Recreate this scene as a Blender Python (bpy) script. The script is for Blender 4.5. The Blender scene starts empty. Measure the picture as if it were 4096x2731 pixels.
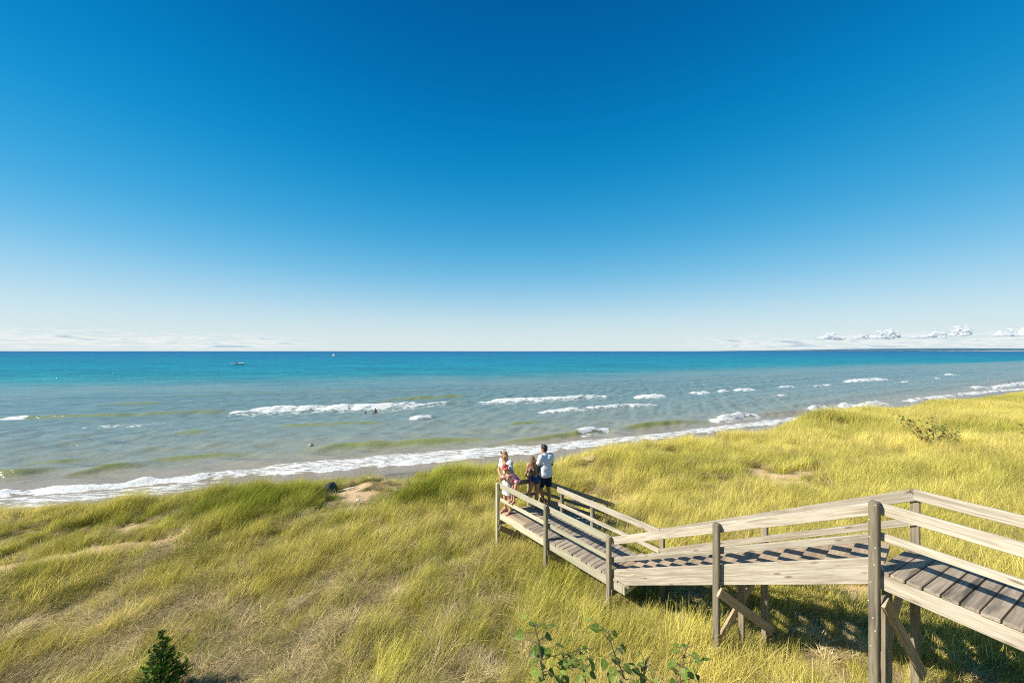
import bpy, bmesh, math, random
import numpy as np
from mathutils import Vector, Matrix, Quaternion

random.seed(7); RNG = np.random.default_rng(7)
S = bpy.context.scene
COL = S.collection
PI = math.pi

# ------------------------------------------------------------------ camera
H = 9.2                      # eye height above the lake
F = 1420.0                   # focal length in pixels of a 4096 px wide frame
HOR = 1404.0
cam = bpy.data.cameras.new('camera'); camo = bpy.data.objects.new('camera', cam); COL.objects.link(camo)
cam.sensor_width = 36.0; cam.lens = 36.0 * F / 4096.0
cam.shift_y = (HOR - 1365.5) / 4096.0
cam.clip_start = 0.05; cam.clip_end = 80000
camo.location = (0, 0, H); camo.rotation_euler = (PI / 2, 0, 0)
S.camera = camo

# ------------------------------------------------------------------ light
SUN_EL = math.radians(37); SUN_DIR = Vector((-0.985, -0.17, 0)).normalized()
to_sun = Vector((SUN_DIR.x * math.cos(SUN_EL), SUN_DIR.y * math.cos(SUN_EL), math.sin(SUN_EL)))
W_ = bpy.data.worlds.new('World'); S.world = W_; W_.use_nodes = True
sl = bpy.data.lights.new('sun', 'SUN'); so = bpy.data.objects.new('sun', sl); COL.objects.link(so)
sl.energy = 4.6; sl.angle = math.radians(0.5); sl.color = (1.0, 0.93, 0.80)
so.rotation_euler = (-to_sun).to_track_quat('-Z', 'Y').to_euler()
S.view_settings.view_transform = 'Standard'; S.view_settings.look = 'None'
S.view_settings.exposure = 0.62; S.view_settings.gamma = 1.0; S.view_settings.use_curve_mapping = False
S.cycles.max_bounces = 6; S.cycles.diffuse_bounces = 3; S.cycles.glossy_bounces = 2
S.cycles.transmission_bounces = 3; S.cycles.caustics_reflective = False; S.cycles.caustics_refractive = False
S.cycles.sample_clamp_indirect = 4.0; S.cycles.use_denoising = False; S.cycles.filter_width = 1.05

def build_world():
    nt = W_.node_tree; N = nt.nodes; L = nt.links
    N.clear()
    out = N.new('ShaderNodeOutputWorld'); bg = N.new('ShaderNodeBackground'); L.new(bg.outputs[0], out.inputs[0])
    sky = N.new('ShaderNodeTexSky'); sky.sky_type = 'NISHITA'; sky.sun_disc = False
    sky.sun_elevation = SUN_EL; sky.sun_rotation = math.atan2(SUN_DIR.x, SUN_DIR.y)
    sky.altitude = 180; sky.air_density = 1.0; sky.dust_density = 0.7; sky.ozone_density = 3.0
    hs = N.new('ShaderNodeHueSaturation'); hs.inputs['Hue'].default_value = 0.488
    hs.inputs['Saturation'].default_value = 1.75; hs.inputs['Value'].default_value = 1.0
    L.new(sky.outputs[0], hs.inputs['Color'])
    # thin stratus low over the lake (direction space of the sky itself)
    tc = N.new('ShaderNodeTexCoord'); sp = N.new('ShaderNodeSeparateXYZ'); L.new(tc.outputs['Generated'], sp.inputs[0])
    def m(op, a, b=None, c=None, clamp=False):
        n = N.new('ShaderNodeMath'); n.operation = op; n.use_clamp = clamp
        for i, v in enumerate((a, b, c)):
            if v is None: continue
            if isinstance(v, (int, float)): n.inputs[i].default_value = v
            else: L.new(v, n.inputs[i])
        return n.outputs[0]
    def mr(v, a, b, c, d):
        n = N.new('ShaderNodeMapRange'); n.interpolation_type = 'SMOOTHSTEP'; L.new(v, n.inputs[0])
        for i, k in enumerate((a, b, c, d)): n.inputs[i + 1].default_value = k
        return n.outputs[0]
    z = m('MAXIMUM', sp.outputs[2], 0.0)
    cx = m('MULTIPLY', sp.outputs[0], 7.0); cy = m('MULTIPLY', sp.outputs[1], 7.0); cz = m('MULTIPLY', z, 75.0)
    cb = N.new('ShaderNodeCombineXYZ'); L.new(cx, cb.inputs[0]); L.new(cy, cb.inputs[1]); L.new(cz, cb.inputs[2])
    nz = N.new('ShaderNodeTexNoise'); nz.inputs['Scale'].default_value = 2.1; nz.inputs['Detail'].default_value = 5
    nz.inputs['Roughness'].default_value = 0.6
    L.new(cb.outputs[0], nz.inputs['Vector'])
    cov = mr(nz.outputs['Fac'], 0.42, 0.58, 0, 1)
    band = m('MULTIPLY', mr(z, 0.002, 0.012, 0.35, 1), mr(z, 0.022, 0.048, 1, 0))
    side = m('ABSOLUTE', m('ADD', sp.outputs[0], 0.02))
    azi = mr(side, 0.38, 0.62, 0.0, 1.0)
    cov = m('MULTIPLY', m('MULTIPLY', cov, band), azi)
    shade = mr(nz.outputs['Fac'], 0.50, 0.68, 0, 1)
    gr = N.new('ShaderNodeValToRGB'); L.new(z, gr.inputs[0]); gr.color_ramp.interpolation = 'B_SPLINE'; e = gr.color_ramp.elements
    lin = lambda c: tuple((k / 255 / 12.92 if k < 10 else ((k / 255 + .055) / 1.055) ** 2.4) for k in c)
    st = [(0.0, (222, 233, 234)), (0.05, (214, 230, 235)), (0.12, (176, 213, 232)), (0.20, (118, 190, 226)), (0.29, (66, 168, 217)), (0.40, (20, 146, 206)), (0.50, (0, 128, 192)), (0.60, (0, 108, 175)), (0.72, (0, 86, 154)), (0.85, (0, 72, 140)), (1.0, (0, 64, 132))]
    e[0].position = 0; e[0].color = lin(st[0][1]) + (1,); e[1].position = 1; e[1].color = lin(st[-1][1]) + (1,)
    for p_, c_ in st[1:-1]:
        q_ = e.new(p_); q_.color = lin(c_) + (1,)
    gs = N.new('ShaderNodeVectorMath'); gs.operation = 'SCALE'; L.new(gr.outputs[0], gs.inputs[0]); gs.inputs['Scale'].default_value = 1.0 / (0.115 * 1.537)
    hz = N.new('ShaderNodeMix'); hz.data_type = 'RGBA'
    gm = N.new('ShaderNodeMix'); gm.data_type = 'RGBA'; gm.inputs[0].default_value = 0.84
    hf = m('MULTIPLY', m('POWER', 2.71828, m('MULTIPLY', z, -7.5)), 0.93, clamp=True)
    L.new(hf, hz.inputs[0]); L.new(hs.outputs[0], hz.inputs[6]); hz.inputs[7].default_value = (3.6, 4.42, 4.62, 1)
    mc = N.new('ShaderNodeMix'); mc.data_type = 'RGBA'
    mc.inputs[6].default_value = (5.5, 5.5, 5.3, 1); mc.inputs[7].default_value = (2.5, 3.4, 4.1, 1)
    L.new(shade, mc.inputs[0])
    mx = N.new('ShaderNodeMix'); mx.data_type = 'RGBA'
    L.new(m('MULTIPLY', cov, 0.9), mx.inputs[0]); L.new(hz.outputs[2], gm.inputs[6]); L.new(gs.outputs[0], gm.inputs[7]); L.new(gm.outputs[2], mx.inputs[6]); L.new(mc.outputs[2], mx.inputs[7])
    L.new(mx.outputs[2], bg.inputs['Color'])
    bg.inputs['Strength'].default_value = 0.115
build_world()

# ------------------------------------------------------------------ helpers
def W(px, py, h):
    """Ground position (x, y) of a point h metres relative to the eye, from its sight line."""
    y = -h * F / (py - HOR)
    return ((px - 2048.0) / F * y, y)

def tag(o, label=None, cat=None, group=None, kind=None):
    if label: o['label'] = label
    if cat: o['category'] = cat
    if group: o['group'] = group
    if kind: o['kind'] = kind
    return o

def empty(name, loc, rz=0):
    o = bpy.data.objects.new(name, None); o.location = loc; o.rotation_euler = (0, 0, rz)
    o.empty_display_size = 0.2
    COL.objects.link(o); return o

def link(name, me, mat=None, parent=None, loc=None, mw=None):
    if mat is not None and len(me.materials) == 0: me.materials.append(mat)
    o = bpy.data.objects.new(name, me); COL.objects.link(o)
    if parent is not None: o.parent = parent
    if mw is not None:
        o.matrix_basis = mw
    elif loc is not None: o.location = loc
    return o

def mesh_np(name, V, Fc, smooth=True):
    """mesh from numpy verts and an (n,4) or (n,3) face array"""
    me = bpy.data.meshes.new(name)
    V = np.asarray(V, np.float32); Fc = np.asarray(Fc, np.int32)
    k = Fc.shape[1]
    me.vertices.add(len(V)); me.vertices.foreach_set('co', V.ravel())
    me.loops.add(Fc.size); me.loops.foreach_set('vertex_index', Fc.ravel())
    me.polygons.add(len(Fc)); me.polygons.foreach_set('loop_start', np.arange(0, Fc.size, k, dtype=np.int32))
    me.polygons.foreach_set('loop_total', np.full(len(Fc), k, np.int32))
    if smooth: me.polygons.foreach_set('use_smooth', np.ones(len(Fc), bool))
    me.update(calc_edges=True); me.validate(); return me

def attr(me, name, data, typ='FLOAT', dom='POINT'):
    a = me.attributes.new(name, typ, dom)
    a.data.foreach_set('value' if typ in ('FLOAT', 'INT') else 'vector', np.asarray(data, np.int32 if typ == 'INT' else np.float32).ravel())

def bm_mesh(name, bm, smooth=False):
    me = bpy.data.meshes.new(name); bm.normal_update(); bm.to_mesh(me); bm.free()
    if smooth:
        for p in me.polygons: p.use_smooth = True
    return me

_tab = {}
def vnoise(x, y, scale, seed=0):
    """smooth value noise, 0..1"""
    if seed not in _tab: _tab[seed] = np.random.default_rng(1000 + seed).random((256, 256)).astype(np.float32)
    T = _tab[seed]
    x = np.asarray(x, float) / scale + 500.3; y = np.asarray(y, float) / scale + 500.7
    xi = np.floor(x).astype(int); yi = np.floor(y).astype(int); fx = x - xi; fy = y - yi
    fx = fx * fx * (3 - 2 * fx); fy = fy * fy * (3 - 2 * fy)
    a = T[xi & 255, yi & 255]; b = T[(xi + 1) & 255, yi & 255]; c = T[xi & 255, (yi + 1) & 255]; d = T[(xi + 1) & 255, (yi + 1) & 255]
    return (a * (1 - fx) + b * fx) * (1 - fy) + (c * (1 - fx) + d * fx) * fy

def fbm(x, y, scale, seed=0, octv=4):
    s = 0; a = 0.5; t = 0
    for k in range(octv):
        s = s + a * vnoise(x, y, scale / 2 ** k, seed + k); t += a; a *= 0.5
    return s / t

def sst(a, b, x):
    t = np.clip((np.asarray(x, float) - a) / (b - a), 0, 1); return t * t * (3 - 2 * t)

# ------------------------------------------------------------------ materials
class NT:
    def __init__(s, name):
        s.m = bpy.data.materials.new(name); s.m.use_nodes = True
        s.N = s.m.node_tree.nodes; s.L = s.m.node_tree.links; s.N.clear()
        s.out = s.N.new('ShaderNodeOutputMaterial')
    def set(s, sock, v):
        if isinstance(v, (int, float)): sock.default_value = v
        elif isinstance(v, tuple): sock.default_value = v if len(v) == 4 or sock.type == 'VECTOR' else v + (1,)
        else: s.L.new(v, sock)
    def node(s, typ, **kw):
        n = s.N.new(typ)
        for k, v in kw.items(): setattr(n, k, v)
        return n
    def math(s, op, a, b=None, c=None, clamp=False):
        n = s.node('ShaderNodeMath', operation=op, use_clamp=clamp)
        for i, v in enumerate((a, b, c)):
            if v is not None: s.set(n.inputs[i], v)
        return n.outputs[0]
    def mr(s, v, a, b, c=0.0, d=1.0):
        n = s.node('ShaderNodeMapRange', interpolation_type='SMOOTHSTEP'); s.set(n.inputs[0], v)
        for i, k in enumerate((a, b, c, d)): n.inputs[i + 1].default_value = k
        return n.outputs[0]
    def mix(s, f, a, b, blend='MIX'):
        n = s.node('ShaderNodeMix', data_type='RGBA', blend_type=blend)
        s.set(n.inputs[0], f); s.set(n.inputs[6], a); s.set(n.inputs[7], b); return n.outputs[2]
    def noise(s, vec, scale, detail=3, rough=0.5, out='Fac'):
        n = s.node('ShaderNodeTexNoise'); n.inputs['Scale'].default_value = scale
        n.inputs['Detail'].default_value = detail; n.inputs['Roughness'].default_value = rough
        if vec is not None: s.L.new(vec, n.inputs['Vector'])
        return n.outputs[out]
    def mapping(s, vec, scale=(1, 1, 1), rot=(0, 0, 0), loc=(0, 0, 0)):
        n = s.node('ShaderNodeMapping'); s.L.new(vec, n.inputs[0])
        n.inputs['Scale'].default_value = scale; n.inputs['Rotation'].default_value = rot; n.inputs['Location'].default_value = loc
        return n.outputs[0]
    def bump(s, h, strength, dist, normal=None):
        n = s.node('ShaderNodeBump'); n.inputs['Strength'].default_value = strength; n.inputs['Distance'].default_value = dist
        s.L.new(h, n.inputs['Height'])
        if normal is not None: s.L.new(normal, n.inputs['Normal'])
        return n.outputs[0]
    def attr(s, name, typ='GEOMETRY'):
        n = s.node('ShaderNodeAttribute', attribute_name=name, attribute_type=typ); return n.outputs['Fac']
    def bsdf(s, color, rough=0.6, normal=None, spec=0.3):
        n = s.node('ShaderNodeBsdfPrincipled'); s.set(n.inputs['Base Color'], color); s.set(n.inputs['Roughness'], rough)
        s.set(n.inputs['Specular IOR Level'], spec)
        if normal is not None: s.L.new(normal, n.inputs['Normal'])
        return n
    def done(s, sh):
        s.L.new(sh.outputs[0] if hasattr(sh, 'outputs') else sh, s.out.inputs[0]); return s.m
    def pos(s): return s.node('ShaderNodeNewGeometry').outputs['Position']
    def obj(s): return s.node('ShaderNodeTexCoord').outputs['Object']
    def rnd(s): return s.node('ShaderNodeObjectInfo').outputs['Random']

def plain(name, color, rough=0.6, var=0.12, scale=30.0, spec=0.3):
    t = NT(name); n = t.noise(t.obj(), scale, 3)
    c = t.mix(t.mr(n, 0.3, 0.7), tuple(max(0, k * (1 - var)) for k in color), tuple(min(1, k * (1 + var)) for k in color))
    return t.done(t.bsdf(c, rough, t.bump(n, 0.25, 0.01), spec))

def wood(name, light, dark, stain, stain_amt=0.5, knots=True):
    """weathered softwood: grain along local X, checks, knots, grey stains; one offset per board"""
    t = NT(name)
    off = t.node('ShaderNodeVectorMath', operation='ADD'); t.L.new(t.obj(), off.inputs[0])
    cb = t.node('ShaderNodeCombineXYZ'); r = t.rnd()
    t.L.new(t.math('MULTIPLY', r, 37.0), cb.inputs[0]); t.L.new(t.math('MULTIPLY', r, 11.0), cb.inputs[1]); t.L.new(t.math('MULTIPLY', r, 53.0), cb.inputs[2])
    t.L.new(cb.outputs[0], off.inputs[1]); v = off.outputs[0]
    warp = t.noise(t.mapping(v, (1.2, 4, 4)), 1.6, 2, out='Color')
    wv = t.node('ShaderNodeVectorMath', operation='MULTIPLY_ADD'); t.L.new(warp, wv.inputs[0]); wv.inputs[1].default_value = (0.0, 0.05, 0.05); t.L.new(v, wv.inputs[2])
    grain = t.noise(t.mapping(wv.outputs[0], (1.1, 34, 34)), 1.5, 5, 0.65)
    broad = t.noise(t.mapping(wv.outputs[0], (0.7, 9, 9)), 1.4, 3)
    c = t.mix(t.mr(grain, 0.35, 0.7), light, dark)
    c = t.mix(t.math('MULTIPLY', t.mr(broad, 0.48, 0.72), stain_amt), c, stain)
    if knots:
        vo = t.node('ShaderNodeTexVoronoi'); vo.inputs['Scale'].default_value = 1.0
        t.L.new(t.mapping(wv.outputs[0], (2.2, 8.5, 8.5)), vo.inputs['Vector'])
        sel = t.math('GREATER_THAN', t.node('ShaderNodeSeparateColor').outputs[0], 0.5)
        kn = t.math('MULTIPLY', t.mr(vo.outputs['Distance'], 0.06, 0.16, 1, 0), 0.75)
        c = t.mix(kn, c, (0.16, 0.10, 0.06))
    tone = t.mr(r, 0, 1, 0.80, 1.12)
    c = t.mix(1.0, c, t.node('ShaderNodeCombineColor').outputs[0], 'MULTIPLY') if False else c
    hv = t.node('ShaderNodeHueSaturation'); t.L.new(c, hv.inputs['Color']); t.L.new(tone, hv.inputs['Value'])
    nb = t.bump(grain, 0.5, 0.004)
    return t.done(t.bsdf(hv.outputs[0], 0.75, nb, 0.2))

M = {}
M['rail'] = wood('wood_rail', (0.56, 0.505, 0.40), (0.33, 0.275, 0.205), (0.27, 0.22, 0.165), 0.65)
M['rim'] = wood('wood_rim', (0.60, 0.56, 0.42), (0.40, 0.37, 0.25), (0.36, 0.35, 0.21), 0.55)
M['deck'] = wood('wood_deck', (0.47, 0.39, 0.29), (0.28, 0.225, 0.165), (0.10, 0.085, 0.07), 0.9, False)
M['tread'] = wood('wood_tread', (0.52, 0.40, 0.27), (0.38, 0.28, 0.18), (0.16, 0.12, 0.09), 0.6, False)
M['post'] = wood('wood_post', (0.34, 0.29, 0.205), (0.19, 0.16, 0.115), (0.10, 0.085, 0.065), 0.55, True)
M['nail'] = plain('plug', (0.6, 0.56, 0.48), 0.5)

# ------------------------------------------------------------------ shoreline and terrain
_sx = np.array([-400, -120, -60, -32, -19, -1, 7.2, 21, 40, 79, 134, 300, 900.])
_sy = np.array([-60, 2, 15.5, 22.3, 25.8, 30.7, 33.8, 39.5, 47.3, 67.7, 92.6, 165, 430.])
_gx = np.arange(-400, 900, 1.0); _gy = np.interp(_gx, _sx, _sy)
_ker = np.hanning(17); _ker /= _ker.sum(); _gy[8:-8] = np.convolve(_gy, _ker, 'valid')
def shore_y(x): return np.interp(x, _gx, _gy)

CTRL = [(-.36, 10.04, -5.62), (2, 7.12, -5.3), (3.22, 5.58, -5.0), (5.2, 4.6, -4.5), (4.34, 4.21, -4.62), (1, 8.5, -5.5),
        (0, 4.9, -4.95), (-2, 5.2, -5.35), (-6, 6, -6.08), (-9.2, 6.4, -6.2), (0, 2.4, -3.5), (0, 0, -2.7), (4, 0, -2.9), (6.4, 0, -3.3), (5.5, 2, -3.9), (-6, 0, -3.6), (-4, 3, -5.0),
        (-15.4, 10.6, -6.62), (-11.6, 11.3, -6.4), (-6, 11, -6.15), (-5, 8, -6.0), (-3, 13.5, -5.95), (-9, 13, -6.2),
        (-20.3, 14.1, -7.05), (-13.2, 15.05, -6.5), (-8.2, 15.5, -6.2), (-3.9, 15.8, -6.0), (-.55, 16.3, -5.95), (3, 16.9, -5.72), (5.8, 18.3, -5.42), (9, 19.5, -5.4),
        (12.6, 20.9, -5.5), (18.2, 23.4, -5.45), (22.7, 25.2, -5.2), (33.4, 29.6, -5.15), (52.3, 36.3, -4.75), (101, 48.5, -4.3),
        (3.8, 13.3, -5.62), (2.4, 13.2, -5.7), (3.3, 11.8, -5.62), (5.7, 12.4, -5.25), (9.9, 13.4, -5.0), (6.3, 6.5, -4.65), (7.5, 8.5, -4.7), (4.5, 9.5, -5.2),
        (13.7, 10.5, -4.45), (17.7, 12.3, -4.35), (20.2, 16.7, -4.6), (30, 22, -4.5), (12, 6, -4.2),
        (-60, 2, -6.2), (-60, 12, -7.0), (-30, 6, -6.2), (100, 20, -4.0), (100, 0, -3.4), (-60, -8, -4.5), (0, -8, -1.2), (40, -8, -2.6), (40, 5, -3.8), (150, 60, -4.2), (-30, -8, -4.0)]
_P = np.array(CTRL)
def _tps(r2): return 0.5 * r2 * np.log(r2 + 1e-9)
def _solve():
    xy = _P[:, :2]; n = len(xy)
    d = ((xy[:, None] - xy[None]) ** 2).sum(-1)
    A = np.zeros((n + 3, n + 3)); A[:n, :n] = _tps(d) + np.eye(n) * 0.6
    A[:n, n] = 1; A[:n, n + 1:] = xy; A[n, :n] = 1; A[n + 1:, :n] = xy.T
    b = np.zeros(n + 3); b[:n] = _P[:, 2]; return np.linalg.solve(A, b)
_w = _solve()
# dune crest, as distance seaward of which the face falls to the beach
_cx = np.array([-60, -20.3, -13.2, -8.2, -3.9, -.55, 3, 5.8, 9, 12.6, 18.2, 22.7, 33.4, 52.3, 101.])
_cy = np.array([4.5, 14.1, 15.05, 15.5, 15.8, 16.3, 16.9, 18.3, 19.5, 20.9, 23.4, 25.2, 29.6, 36.3, 54.])
def crest_y(x): return np.interp(x, _cx, _cy) + 0.9 * (fbm(np.asarray(x, float), 0 * np.asarray(x, float), 5.0, 40, 3) - 0.5)
def terrain(x, y):
    x = np.asarray(x, float); y = np.asarray(y, float); sh = x.shape
    xf = x.ravel(); yf = y.ravel(); h = np.zeros(len(xf)); n = len(_P)
    for s in range(0, len(xf), 20000):
        e = slice(s, s + 20000)
        d = (xf[e, None] - _P[None, :, 0]) ** 2 + (yf[e, None] - _P[None, :, 1]) ** 2
        h[e] = _tps(d) @ _w[:n] + _w[n] + _w[n + 1] * xf[e] + _w[n + 2] * yf[e]
    h = np.clip(h.reshape(sh), -7.4, 0.5)
    cyv = crest_y(x); ysv = shore_y(x); v = y - ysv
    near = sst(2.0, 9.0, np.hypot(x, y - 2))
    h = h + near * (0.34 * (fbm(x, y, 2.6, 3, 3) - 0.5) + 0.10 * (fbm(x, y, 0.7, 9, 2) - 0.5))
    far = sst(14, 30, np.hypot(x, y))
    h = h + far * 0.7 * (fbm(x, y, 9.0, 21, 3) - 0.5)
    for bx_, by_, br_, ba_ in BUMPS: h = h + ba_ * np.exp(-((x - bx_) ** 2 + (y - by_) ** 2) / br_ ** 2)
    beach = -H - 0.085 * v + 0.05 * (fbm(x, y, 4.0, 14, 2) - 0.5)
    face = sst(0.4, 5.5, y - cyv)
    h = h * (1 - face) + np.minimum(beach, h) * face
    return h + H
BUMPS = [W(px, py, h) + (r_, a_) for px, py, h, r_, a_ in ((3230, 1672, -5.0, 1.9, .62), (3420, 1662, -5.0, 1.5, .30), (2650, 1750, -5.35, 1.6, .35), (2900, 1735, -5.3, 1.4, .2), (3070, 1712, -5.2, 1.1, -.45), (2790, 1745, -5.3, .9, -.25), (3700, 1622, -5.0, 2.5, .35), (3900, 1600, -4.9, 1.8, -.25),
                                                         (560, 1990, -6.6, 1.1, .34), (300, 2005, -6.9, 0.9, .18), (455, 2010, -6.8, .55, -.55), (1000, 1945, -6.3, 1.0, .14), (1140, 1955, -6.2, .55, -.5), (1610, 1915, -6.05, .5, -.45), (1750, 1908, -6.0, 1.2, .06), (1480, 1925, -6.1, .6, .2), (2350, 1840, -5.8, 1.3, .15))]
def tz(x, y): return float(terrain(np.array([x]), np.array([y]))[0])

# bare sand patches: (x, y, rx, ry, angle)
def _sp(px, py, h, rx, ry, a=0.35): x, y = W(px, py, h); return (x, y, rx * 1.2, ry * 1.4, a)
SAND = [_sp(1415, 1968, -5.85, 1.0, 0.55), _sp(1590, 1930, -5.8, 0.45, 0.35), _sp(2290, 1978, -5.6, 0.95, 0.35, 0.1), _sp(2450, 2000, -5.6, 0.8, 0.3, -0.2),
        _sp(3110, 1915, -5.0, 0.75, 1.35, 0.0), _sp(3200, 1900, -5.0, 0.5, 0.4, 0.0), _sp(2880, 1745, -4.85, 1.6, 0.6), _sp(3330, 1675, -4.5, 1.3, 0.5), _sp(3085, 1722, -4.8, 0.6, 0.5),
        _sp(3420, 2390, -4.65, 0.5, 0.38, 0.2), _sp(3560, 2330, -4.6, 0.5, 0.25, 0.2), _sp(530, 2065, -6.25, 0.5, 0.3), _sp(1400, 1935, -5.85, 0.9, 0.35), _sp(2150, 1990, -5.6, .5, .3),
        _sp(150, 2235, -6.45, 1.9, 0.42, 0.28), _sp(480, 2200, -6.42, 1.7, 0.36, 0.25), _sp(-200, 2290, -6.45, 1.8, 0.4, 0.25)]
def sand_mask(x, y):
    m = np.zeros(np.shape(x))
    for bx_, by_, br_, ba_ in BUMPS:
        if ba_ < -.3: m = np.maximum(m, 0.9 * np.exp(-((x - bx_) ** 2 + (y - by_) ** 2) / (br_ * .9) ** 2))
    wob = 1.1 * (fbm(x, y, 0.9, 61, 4) - 0.5)
    for sx, sy, rx, ry, a in SAND:
        c, s = math.cos(a), math.sin(a); dx = x - sx; dy = y - sy
        r = np.sqrt(((dx * c + dy * s) / rx) ** 2 + ((-dx * s + dy * c) / ry) ** 2) + wob
        m = np.maximum(m, 1 - sst(0.7, 1.15, r))
    return m

def build_ground():
    xs = np.concatenate([np.arange(-70, -24, 0.9), np.arange(-24, 40, 0.28), np.arange(40, 80, 0.6), np.arange(80, 230, 2.0)])
    ys = np.concatenate([np.arange(-10, 2, 0.6), np.arange(2, 34, 0.24), np.arange(34, 60, 0.6), np.arange(60, 170, 1.6)])
    X, Y = np.meshgrid(xs, ys, indexing='ij'); Z = terrain(X, Y)
    V = np.stack([X, Y, Z], -1).reshape(-1, 3); nx, ny = X.shape
    I = np.arange(nx * ny).reshape(nx, ny)
    Fc = np.stack([I[:-1, :-1], I[1:, :-1], I[1:, 1:], I[:-1, 1:]], -1).reshape(-1, 4)
    v = (Y - shore_y(X))
    keep = (v < 14).ravel()[Fc].all(1)
    me = mesh_np('ground', V, Fc[keep])
    attr(me, 'sand', np.maximum(sand_mask(X, Y), sst(2.5, 5.0, Y - crest_y(X))).ravel()); attr(me, 'off', v.ravel())
    t = NT('dune_sand'); p = t.pos(); sand = t.attr('sand'); off = t.attr('off')
    n1 = t.noise(p, 1.7, 4); n2 = t.noise(p, 26, 4, 0.7); n3 = t.noise(p, 140, 2)
    c_s = t.mix(t.mr(n2, 0.3, 0.7), (0.50, 0.34, 0.19), (0.72, 0.52, 0.31))
    c_l = t.mix(t.mr(t.noise(p, 38, 4, 0.75), 0.35, 0.65), (0.15, 0.11, 0.05), (0.42, 0.31, 0.15))
    c = t.mix(t.mr(t.math('ADD', sand, t.math('MULTIPLY', t.math('SUBTRACT', n1, 0.5), 0.3)), 0.3, 0.75), c_l, c_s)
    wet = t.mr(t.math('ADD', off, t.math('MULTIPLY', n1, 2.0)), -5.5, -3.2)
    c = t.mix(wet, c, (0.21, 0.165, 0.125))
    rough = t.mr(wet, 0, 1, 0.95, 0.22)
    b = t.bump(n2, 0.6, 0.05); b = t.bump(n3, 0.4, 0.01, b)
    o = link('ground', me, t.done(t.bsdf(c, rough, b, 0.4))); tag(o, kind='structure')
build_ground()

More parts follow.
